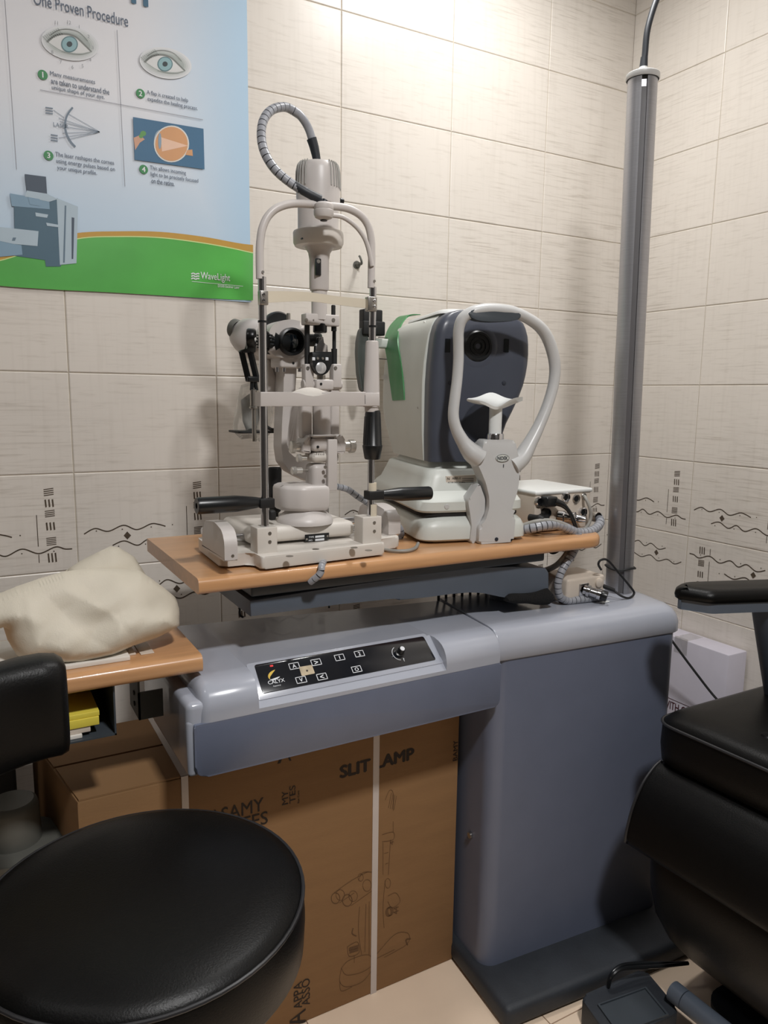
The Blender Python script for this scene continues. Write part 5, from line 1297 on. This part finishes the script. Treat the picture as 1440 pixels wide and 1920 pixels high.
# chin rest
cy = .004
c0 = Af(928, 812, cy); c1 = Af(930, 764, cy); k = mpp(c0)
MB().cyl(c0 - dz * .004, Vector((c0.x, c0.y, c1.z)), 12 * k, n=28).build('chin_post', 'white', ar)
mb = MB(); mb.lathe(Vector((c0.x, c0.y, Af(928, 824, cy).z)) - dz * .002, dz, [(17 * k, 0), (17 * k, .012), (16 * k, .0135), (13 * k, .0135), (12 * k, .010)], 32); mb.build('post_ring', 'chrome', ar)
mb = MB(); secs = []
for i in range(19):
    t = i / 18; u = 875.5 + 104.5 * t; s = math.sin(PI * t)
    vt = 747 - 12 * math.exp(-((t - .42) / .22) ** 2) + 2 * t; vf = 748 + 14 * math.exp(-((t - .55) / .20) ** 2) - 4 * t + 6 * (1 - t) * s
    bk_ = Af(u + 3 * (1 - t), vt, cy + .020 * s + .004); fr = Af(u, vf, cy - .024 * s - .002); md = bk_.lerp(fr, .5) - dz * .004 * s
    dn = Vector((0, 0, -.004 - .005 * s))
    secs.append([bk_, md, fr, fr + dn * .6 + ay_ * .002, md + dn * 1.3, bk_ + dn * .6])
mb.loft(secs); mb.build('chin_pad', 'white', ar, ang=60)

# ------------------------------------------------------------------ connector box at the table end
BY = -.455
cbx0, cbx1 = -.672, -.520; cz0, cz1 = TZ1, Y(1106, 917, BY).z
cb_ = thing('connector_box', 'white metal box with round cable sockets on its front at the right table end', 'electronics box', (-.61, -.38, TZ1))
mb = MB(); mb.box((cbx0, BY, cz0 + .003), (cbx1, BY + .17, cz1 - .003), .003); ob = mb.build('case', 'boxcream', cb_)
mb = MB(); mb.box((cbx0 - .003, BY - .004, cz1 - .006), (cbx1 + .003, BY + .174, cz1 + .003), .004); mb.build('cover', 'white', cb_)
mb = MB()
for a in (cbx0 + .02, cbx1 - .03):
    for b in (BY + .02, BY + .15): mb.cyl((a, b, TZ1), (a, b, TZ1 + .004), .008, n=14)
mb.each('rubber_foot', 'matte', cb_)
def sock(u, v, r, key='chrome', L=.006, name='socket'):
    p = Y(u, v, BY); k = mpp(p); r *= k
    mb = MB(); mb.lathe(p, -dy, [(r, 0), (r, L), (r * .82, L + .001), (r * .78, L * .6), (r * .5, L * .5), (.0001, L * .5)], 24, cap=False); o = mb.build(name, key, cb_)
    mb = MB(); mb.cyl(p - dy * (L * .52), p - dy * (L * .62), r * .62, n=18); mb.build('socket_core', 'black', o)
sock(1009, 940, 8.5); sock(1059, 932, 9); sock(1080, 935, 9, 'steel', .002); sock(1021, 961, 9, 'black', .010); sock(1094, 930, 6, 'steel', .002); sock(1091, 960, 9)
mb = MB()
for s_, u, v in (('TABLE', 1004, 953), ('MAIN', 1054, 948), ('AUX', 1076, 947)): mb.text(s_, Y(u, v, BY) - dy * .0004, dx, dz, h=.0028)
mb.build('socket_print', 'ink', cb_)
mb = MB()
a = Y(1021, 941, BY - .012); mb.box(a - Vector((.004, .012, .010)), a + Vector((.026, .012, .011)), .004)
mb.tube([Y(1040, 940, BY - .018), Y(1054, 946, BY - .024), Y(1064, 955, BY - .03), Y(1072, 968, BY - .035), Y(1080, 990, BY - .035), Y(1084, 1002, BY - .02)], [.0085, .0062, .0042, .0042, .0042, .0042], 12); o = mb.build('power_plug', 'black', loc=tuple(a)); tag(o, 'black moulded plug and lead pushed into the white connector box front', 'plug')
mb = MB(); p = Y(1048, 968, BY); q_ = Y(1074, 968, BY - .03)
mb.lathe(p, -dy + dx * .55, [(.013, 0), (.013, .012), (.0105, .014), (.0105, .024), (.012, .026), (.012, .034), (.007, .036), (.0001, .036)], 24, cap=False); p2 = Y(1078, 972, BY - .012); mb.lathe(p2, -dy + dx * .8, [(.008, -.01), (.0085, .01), (.006, .022), (.0001, .023)], 20, cap=False); o = mb.build('cable_connector', 'chrome', loc=tuple(p)); tag(o, 'large round silver cable connector screwed into the white connector box', 'connector')
mb = MB(); mb.tube([Y(1095, 930, BY - .002), Y(1098, 934, BY - .014), Y(1105, 950, BY - .022), Y(1108, 968, BY - .024), Y(1103, 984, BY - .024), Y(1094, 994, BY - .02)], .0036, 10); o = mb.build('signal_cord', 'greycord', loc=tuple(Y(1095, 930, BY))); tag(o, 'thin light grey cord curving down from the top right socket of the connector box', 'cord')
mb = MB(); a = Y(1004, 972, BY - .012); mb.lathe(a, -dy + dx * .3, [(.0075, -.014), (.0075, .004), (.0085, .006), (.0085, .012), (.005, .02), (.0001, .021)], 18, cap=False); o = mb.build('cable_plug', 'matte', loc=tuple(a)); tag(o, 'left black round plug low on the connector box, above the spiral cable', 'plug')
mb = MB(); a2 = Y(1020, 970, BY - .012); mb.lathe(a2, -dy - dx * .1, [(.006, -.014), (.006, .01), (.0001, .011)], 16, cap=False); o = mb.build('cable_plug', 'matte', loc=tuple(a2)); tag(o, 'right and smaller black round plug low on the connector box', 'plug')
# spiral wrapped cables along and down from the table end
yc = BY - .035
mb = MB(); mb.spiral([Y(978, 994, yc + .03), Y(1000, 990, yc + .01), Y(1025, 985, yc), Y(1045, 984, yc), Y(1062, 990, yc), Y(1082, 998, yc), Y(1102, 998, yc), Y(1118, 990, yc + .01), Y(1125, 979, yc + .02), Y(1121, 968, yc + .04)], .0098, .010, per=8); o = mb.build('spiral_cable', ['spiral', 'groove'], loc=tuple(Y(1045, 984, yc))); tag(o, 'thick grey spiral-wrapped cable bundle lying along the table end before the connector box', 'cable')
mb = MB(); mb.tube([Y(978, 986, yc + .03), Y(1005, 978, yc + .01), Y(1030, 976, yc), Y(1048, 980, yc - .004), Y(1062, 986, yc - .004)], .0046, 10); o = mb.build('grey_cable', 'greycord', loc=tuple(Y(1030, 976, yc))); tag(o, 'smooth grey cable running above the thick spiral bundle at the table end', 'cable')
mb = MB(); p = Y(1117, 969, yc + .03); mb.lathe(p - dy * .004, dy, [(.0105, -.004), (.0115, 0), (.0115, .010), (.009, .014), (.009, .05), (.0001, .05)], 20, cap=False); o = mb.build('cable_elbow', 'steel', loc=tuple(p)); tag(o, 'dark ringed metal cable end turning in behind the spiral bundle beside the pole', 'connector')
SBX = Z(1062, 1135, .7395); SY = SBX.y
mb = MB(); yd = yc - .008
drop = [Y(1084, 1000, yd), Y(1082, 1016, yd), Y(1075, 1036, yd), Y(1062, 1056, yd), Y(1051, 1076, yd), Y(1046, 1098, yd), Y(1050, 1118, yd), Y(1064, 1134, yd), Y(1086, 1141, yd - .004), Y(1108, 1139, yd - .008), Y(1124, 1132, yd - .012), Y(1132, 1121, yd - .012), Y(1128, 1113, yd - .010)]
drop = [Vector((p.x, p.y, max(p.z, .7395 + .0085))) for p in drop]
mb.spiral(drop, .0080, .010, per=8); o = mb.build('spiral_cable', ['spiral', 'groove'], loc=tuple(drop[7])); tag(o, 'grey spiral-wrapped cable hanging from the table end and curling to the small cream box', 'cable')
mb = MB(); mb.tube([Y(1076, 1004, yd + .012), Y(1073, 1018, yd + .012), Y(1064, 1036, yd + .012), Y(1050, 1054, yd + .014), Y(1036, 1064, yd + .05), Y(1020, 1070, yd + .09)], .0062, 12); p = Y(1068, 1046, yd); mb.cyl(p - dx * .010 + dz * .006, p + dx * .010 - dz * .006, .003, n=8); o = mb.build('grey_cable', 'greycord', loc=tuple(p)); tag(o, 'smooth grey cable tied beside the hanging spiral cable and leading under the table', 'cable')
mb = MB(); mb.tube([Y(1025, 1030, -.42), Y(1035, 1037, -.44), Y(1045, 1034, -.45), Y(1052, 1026, -.44)], .0028, 8); o = mb.build('black_lead', 'matte', loc=tuple(Y(1035, 1037, -.44))); tag(o, 'short black lead hanging in a loop under the right end of the beech table', 'cord')
# small cream box on the console
zs_ = .7398; bz1 = Y(1100, 1082, SY).z
sb = thing('cream_box', 'small cream metal box with a silver round connector on the console beside the pole', 'electronics box', (SBX.x + .04, SY + .05, zs_))
bx1 = Y(1134, 1100, SY).x
mb = MB(); mb.box((SBX.x, SY, zs_), (bx1, SY + .085, bz1), .006); mb.build('case', 'boxcream', sb)
mb = MB(); p = Y(1094, 1105, SY); mb.box(p - Vector((.013, .003, .013)), p + Vector((.013, .001, .013)), .001)
ax2 = Vector((.62, -.75, -.22)).normalized(); mb.lathe(p, ax2, [(.010, 0), (.010, .006), (.0125, .007), (.0125, .013), (.0095, .015), (.0095, .028), (.0115, .029), (.0115, .036), (.008, .037), (.0001, .037)], 24, cap=False); cn = mb.build('round_connector', 'chrome', sb)
mb = MB(); e = p + ax2 * .037; mb.lathe(e, ax2, [(.0105, 0), (.0115, .003), (.0105, .012), (.008, .013), (.0001, .013)], 20, cap=False); mb.build('connector_collar', 'black', cn)
mb = MB(); p = Y(1122, 1092, SY); mb.lathe(p, -dy, [(.010, 0), (.010, .004), (.0065, .006), (.0001, .006)], 20, cap=False); mb.build('rubber_bush', 'boxcream', sb)
mb = MB(); a = Z(1128, 1131, .7405); mb.box(a - Vector((.002, .003, 0)), a + Vector((.020, .003, .003)), .001); o = mb.build('cable_clip', 'white', loc=tuple(a)); tag(o, 'tiny white cable clip on the console top in front of the small cream box', 'clip')

# ------------------------------------------------------------------ white carton behind the examination chair
wb = thing('white_carton', 'flat white carton leaning against the right wall behind the examination chair', 'box', (-.045, -.36, 0))
mb = MB(); mb.box((-.080, -.505, .0005), (-.008, -.20, .545), .004, 2); mb.build('carton_body', 'whitebox', wb)
mb = MB(); zq = X(1250, 1325, -.0806)
mb.text('WITH CARE', Vector((-.0806, zq.y + .012, zq.z - .002)), (0, -1, 0), (0, 0, 1), w=.105, h=.022, bold=.015); yb0 = zq.z + .026; mb.box((-.0808, -.495, yb0), (-.0804, -.22, yb0 + .0012)); mb.build('printed_text', 'maroon', wb)
mb = MB(); mb.box((-.0812, -.385, .505), (-.0802, -.345, .549), .0003).box((-.0812, -.385, .5452), (-.02, -.345, .5457)); mb.build('clear_tape', 'bagg', wb)
mb = MB(); q = [X(1246, 1178, -.20), X(1252, 1190, -.19), X(1275, 1222, -.17), X(1305, 1262, -.15), X(1337, 1303, -.13), X(1375, 1345, -.12), X(1400, 1385, -.11)]
q += [Vector((q[-1].x + .005, q[-1].y - .02, .25)), Vector((q[-1].x + .008, q[-1].y - .03, .06)), Vector((q[-1].x + .01, q[-1].y - .05, .004)), Vector((q[-1].x + .01, q[-1].y - .16, .004))]
mb.tube(q, .0030, 8); o = mb.build('slanting_cable', 'matte', loc=tuple(q[3])); tag(o, 'straight black cord slanting down from the console across the white carton', 'cord')

# ------------------------------------------------------------------ examination chair (right)
SZ = .575
ch = thing('examination_chair', 'black vinyl examination chair with blue-grey armrest in the right foreground', 'chair', (-.32, -1.0, 0))
pc = Z(1226, 1345, SZ)
sx0, sy1 = pc.x + .004, pc.y + .006
cush = lambda o: rpoly([(sx0 + o, sy1 - o), (-.09 - o, sy1 - o), (-.09 - o, -1.25 + o), (sx0 + .03 + o, -1.25 + o)], .05, 8)
mb = MB(); secs = []
for o, z in ((.012, SZ - .092), (.002, SZ - .082), (-.001, SZ - .05), (0, SZ - .012), (.003, SZ - .004), (.010, SZ + .004), (.026, SZ + .011), (.06, SZ + .015), (.12, SZ + .017)):
    secs.append([Vector((a, b, z)) for a, b in cush(o)])
mb.loft(secs); sc_ = mb.build('seat_cushion', 'leather', ch, ang=60)
mb = MB(); q = [Vector((a, b, SZ - .008)) for a, b in cush(-.0005)]; mb.tube(q, .0030, 8, closed=True, sm=False); mb.build('seat_piping', 'piping', sc_)
mb = MB(); p = Z(1440, 1378, SZ + .017); mb.lathe(p, dz, [(.012, -.002), (.010, .0012), (.0001, .002)], 20, cap=False); mb.build('seat_button', 'leather', sc_)
# padded leg rest hanging from the front edge
zr = SZ - .088
prof = [(sx0 + .015, zr), (sx0 - .004, zr - .010), (sx0 - .030, zr - .035), (sx0 - .052, zr - .075), (sx0 - .064, zr - .118), (sx0 - .067, zr - .142), (sx0 - .058, zr - .152), (sx0 - .010, zr - .158), (sx0 + .06, zr - .15), (sx0 + .08, zr - .02)]
mb = MB(); mb.prism(rpoly(prof, [.004, .02, .02, .02, .02, .006, .006, .02, .02, .01], 4), lambda a, b, d: Vector((a + (.03 * max(0, (-.75 - d)) / .5), d, b)), -1.24, sy1 - .012, .010, 3); lr = mb.build('leg_rest', 'leather', ch, ang=60)
edge = [Vector((a, sy1 - .013, b)) for a, b in [prof[i] for i in (0, 1, 2, 3, 4, 5)]]
mb = MB(); mb.tube(edge, .0026, 8); mb.build('leg_rest_piping', 'piping', lr)
# pedestal under the seat
mb = MB(); secs = []
for z, px in ((SZ - .09, None), (.33, (1207, 1610)), (.26, (1207, 1680)), (.20, (1216, 1740)), (.14, (1236, 1800)), (.09, (1262, 1848)), (.05, (1292, 1885)), (.012, (1330, 1920))):
    y1 = sy1 - .030
    if px is None: x0 = sx0 + .06
    else: x0 = Y(px[0], px[1], y1 - .01).x
    secs.append([Vector((a, b, z)) for a, b in rpoly([(x0, y1), (-.12, y1), (-.12, -1.22), (x0, -1.22)], .05, 7)])
mb.loft(secs); mb.build('pedestal_cover', 'leather', ch, ang=60)
mb = MB(); a = Z(1262, 1858, .075); b = Z(1345, 1925, .075); dd = (b - a); mb.tube([a, a + dd * .28], .019, 20, sm=False).build('foot_bar', 'bluegrey', ch)
mb = MB(); mb.tube([a + dd * .30, a + dd * 2.2], .019, 20, sm=False).build('foot_bar', 'bluegrey', ch)
mb = MB(); mb.prism(rrect(-.50, -.12, -1.2, -.80, .05), XY, 0, .012); mb.build('floor_plate', 'base', ch)
# armrest
tip = Y(1271, 1114, -.735); zt_ = tip.z - .010; ca_, sa_ = math.cos(math.radians(-20)), math.sin(math.radians(-20))
def rot_(a, b): return (tip.x + a * ca_ - b * sa_, tip.y + a * sa_ + b * ca_)
arm_o = rpoly([(-.001, .006), (.024, .042), (.36, .046), (.36, -.036), (.044, -.036)], [.010, .02, .02, .02, .010], 5)
def arm_in(o): return [(a + (o if a < .2 else -o), b + (o if b < 0 else -o)) for a, b in arm_o]
mb = MB(); secs = []
for o, z in ((.003, -.001), (-.001, .002), (-.002, .008), (-.001, .015), (.003, .020), (.007, .0228), (.012, .0240)):
    secs.append([Vector((*rot_(a, b), zt_ + z)) for a, b in arm_in(o)])
mb.loft(secs); mb.build('armrest_pad', 'leather', ch, ang=60)
mb = MB(); mb.prism([rot_(a, b) for a, b in arm_in(.003)], XY, zt_ - .019, zt_ + .001, .002); mb.build('armrest_frame', 'bluegrey', ch)
p = Vector((*rot_(.165, -.01), zt_ - .016)); q = Vector((p.x + .045, p.y + .01, .70)); r = Vector((p.x + .10, p.y + .02, .585))
mb = MB(); mb.tube([p, q, r], .021, 14, per=6, flat=.6); mb.build('armrest_support', 'bluegrey', ch)
mb = MB(); secs = []
for z, xb, o in ((.58, -.13, .02), (.60, -.125, 0), (.8, -.10, 0), (1.0, -.08, 0), (1.08, -.075, .01), (1.10, -.073, .03)):
    secs.append([Vector((a, b, z)) for a, b in rpoly([(xb - .02 + o, -.86 - o), (xb + .06, -.86 - o), (xb + .06, -1.22 + o), (xb - .02 + o, -1.22 + o)], .02, 5)])
mb.loft(secs); mb.build('backrest', 'leather', ch, ang=60)
# foot switch in front
fs0 = thing('foot_switch', 'black floor foot switch with a sunken grey tread beside the chair pedestal', 'foot switch', (-.66, -.80, 0))
zf = .055
P_ = [Z(u, v, zf) for u, v in ((1088, 1868), (1207, 1815), (1300, 1925))]
a, b, c = P_; d = a + (c - b) * .75; c = b + (c - b) * .75
ol = [(p.x, p.y) for p in (a, b, c, d)]
mb = MB(); mb.prism(rpoly(ol, .014, 5), XY, 0, zf, .006, 3); body = mb.build('switch_body', 'base', fs0)
i_ = [Z(u, v, zf) for u, v in ((1120, 1886), (1211, 1853))]; e_ = (c - b) * .62
ol2 = [(p.x, p.y) for p in (i_[0], i_[1], i_[1] + e_, i_[0] + e_)]
mb = MB(); cen = Vector((sum(p[0] for p in ol2) / 4, sum(p[1] for p in ol2) / 4))
def sc2(k): return [(cen.x + (p[0] - cen.x) * k, cen.y + (p[1] - cen.y) * k) for p in ol2]
o1, o2 = sc2(1.0), sc2(.93)
secs = [[Vector((p[0], p[1], zf - .001)) for p in o1], [Vector((p[0], p[1], zf + .004)) for p in o1], [Vector((p[0], p[1], zf + .004)) for p in o2], [Vector((p[0], p[1], zf + .0008)) for p in o2]]
mb.loft(secs); mb.build('tread', 'under', fs0)
for k, lab_ in ((0, 'upper of two glossy black cables arching from the foot switch to the chair'), (1, 'lower of two glossy black cables arching from the foot switch to the chair')):
    mb = MB(); mb.tube([Z(1141, 1846 + k * 3, .06), Z(1146, 1828 + k * 4, .085), Z(1162, 1812 + k * 6, .095), Z(1190, 1807 + k * 7, .09), Z(1235, 1806 + k * 6, .08), Z(1290, 1806, .07)], .0036, 8)
    tag(mb.build('pedal_cable', 'black', loc=tuple(Z(1160, 1815, .06))), lab_, 'cable')

# ------------------------------------------------------------------ operator stool (left)
SC_, SR = Vector((-1.522, -.742, 0)), .196
st = thing('operator_stool', 'round black vinyl stool with low curved backrest in the left foreground', 'stool', tuple(SC_))
zs0 = .545
mb = MB(); mb.lathe((SC_.x, SC_.y, zs0), dz, [(.10, -.098), (SR - .022, -.098), (SR - .008, -.092), (SR + .001, -.078), (SR + .003, -.04), (SR + .001, -.006), (SR - .004, .002), (SR - .020, .009), (SR - .06, .014), (.09, .016), (.0001, .017)], 72, cap=False); se = mb.build('seat', 'leather', st, ang=60)
mb = MB(); mb.tube([Vector((SC_.x + (SR + .0006) * math.cos(2 * PI * k / 64), SC_.y + (SR + .0006) * math.sin(2 * PI * k / 64), zs0 - .002)) for k in range(64)], .0026, 8, closed=True, sm=False); mb.build('seat_piping', 'piping', se)
MB().lathe((SC_.x, SC_.y, .0), dz, [(.045, .075), (.045, .10), (.030, .11), (.030, .30), (.020, .302), (.020, .44), (.10, .446), (.10, .452)], 28).build('gas_column', 'steel', st)
for k in range(5):
    an = 2 * PI * k / 5 - .33; e = Vector((math.cos(an), math.sin(an), 0))
    mb = MB(); mb.tube([SC_ + e * .03 + dz * .09, SC_ + e * .15 + dz * .078, SC_ + e * .25 + dz * .062], [.022, .018, .014], 12); lg = mb.build('base_leg', 'black', st)
    cst = MB(); w1 = Vector((-e.y, e.x, 0)); pcs = SC_ + e * .245 + dz * .024
    cst.cyl(pcs - w1 * .018, pcs - w1 * .005, .024, n=20).cyl(pcs + w1 * .005, pcs + w1 * .018, .024, n=20).cyl(pcs + dz * .02, pcs + dz * .045, .008, n=12); cst.build('castor', 'matte', lg)
# backrest: padded, seen at the left edge
yb_ = -.70
mb = MB(); secs = []
bt_ = [(126, 1245, 1392), (122, 1236, 1402), (108, 1229, 1408), (80, 1228, 1413), (40, 1233, 1422), (0, 1240, 1432), (-60, 1252, 1446), (-140, 1270, 1464), (-200, 1290, 1478), (-215, 1320, 1470)]
for i, (u, v0, v1) in enumerate(bt_):
    yy = yb_ - .00 * i; a = Y(u, v0, yy); b = Y(u, v1, yy); c = (a + b) / 2; hh = (b - a).length / 2; th = .034 if 1 < i < 9 else (.016 if i in (0, 9) else .028)
    cur = .10 * ((min(u, 126) - 126) / 340) ** 2 * -1
    secs.append([Vector((c.x, c.y + cur + math.copysign(abs(math.cos(2 * PI * j / 28)) ** .6, math.cos(2 * PI * j / 28)) * th, c.z + math.copysign(abs(math.sin(2 * PI * j / 28)) ** .55, math.sin(2 * PI * j / 28)) * hh)) for j in range(28)])
mb.loft(secs); mb.build('backrest', 'leather', st, ang=60)
mb = MB(); p = Y(-45, 1440, yb_ + .03); mb.tube([p + dz * .04, p, p - dz * .05, Vector((p.x - .02, p.y, .46)), Vector((SC_.x - .03, SC_.y + .03, .452))], .008, 10, per=6); mb.build('backrest_bracket', 'steel', st)

# ------------------------------------------------------------------ lights of the room
def panel(x, y, sz, power, col, lab):
    t = thing('ceiling_light', lab, 'ceiling light', (x, y, CEIL - .03))
    MB().box((x - sz / 2 - .02, y - sz / 2 - .02, CEIL - .03), (x + sz / 2 + .02, y + sz / 2 + .02, CEIL), .004).build('light_frame', 'white', t)
    MB().box((x - sz / 2, y - sz / 2, CEIL - .032), (x + sz / 2, y + sz / 2, CEIL - .029)).build('diffuser', 'emit', t)
    L = bpy.data.lights.new('lamp', 'AREA'); L.shape = 'SQUARE'; L.size = sz; L.energy = power; L.color = col
    o = bpy.data.objects.new('lamp_light', L); COL.objects.link(o); o.location = (x, y, CEIL - .036)
panel(-.62, -.45, .20, 8.6, (1, .99, .975), 'square ceiling panel light above the room corner')
panel(-1.27, -1.76, .16, 31, (1, .99, .985), 'square ceiling panel light above the photographer')
panel(-2.30, -.62, .12, 2.0, (1, .99, .98), 'square ceiling panel light above the poster side')
w = bpy.data.worlds.new('World'); SC.world = w; w.use_nodes = True
w.node_tree.nodes['Background'].inputs[0].default_value = (.8, .85, 1, 1); w.node_tree.nodes['Background'].inputs[1].default_value = .05

cd = bpy.data.cameras.new('Camera'); cam = bpy.data.objects.new('Camera', cd); COL.objects.link(cam)
cd.sensor_fit = 'HORIZONTAL'; cd.sensor_width = 36; cd.lens = FPX / 1440 * 36; cd.clip_start = .02
cam.matrix_world = Matrix.Translation(CAM) @ CROT.to_4x4()
SC.camera = cam
SC.view_settings.view_transform = 'Standard'; SC.view_settings.look = 'None'; SC.view_settings.gamma = 1; SC.view_settings.use_curve_mapping = False
SC.view_settings.exposure = 0.0
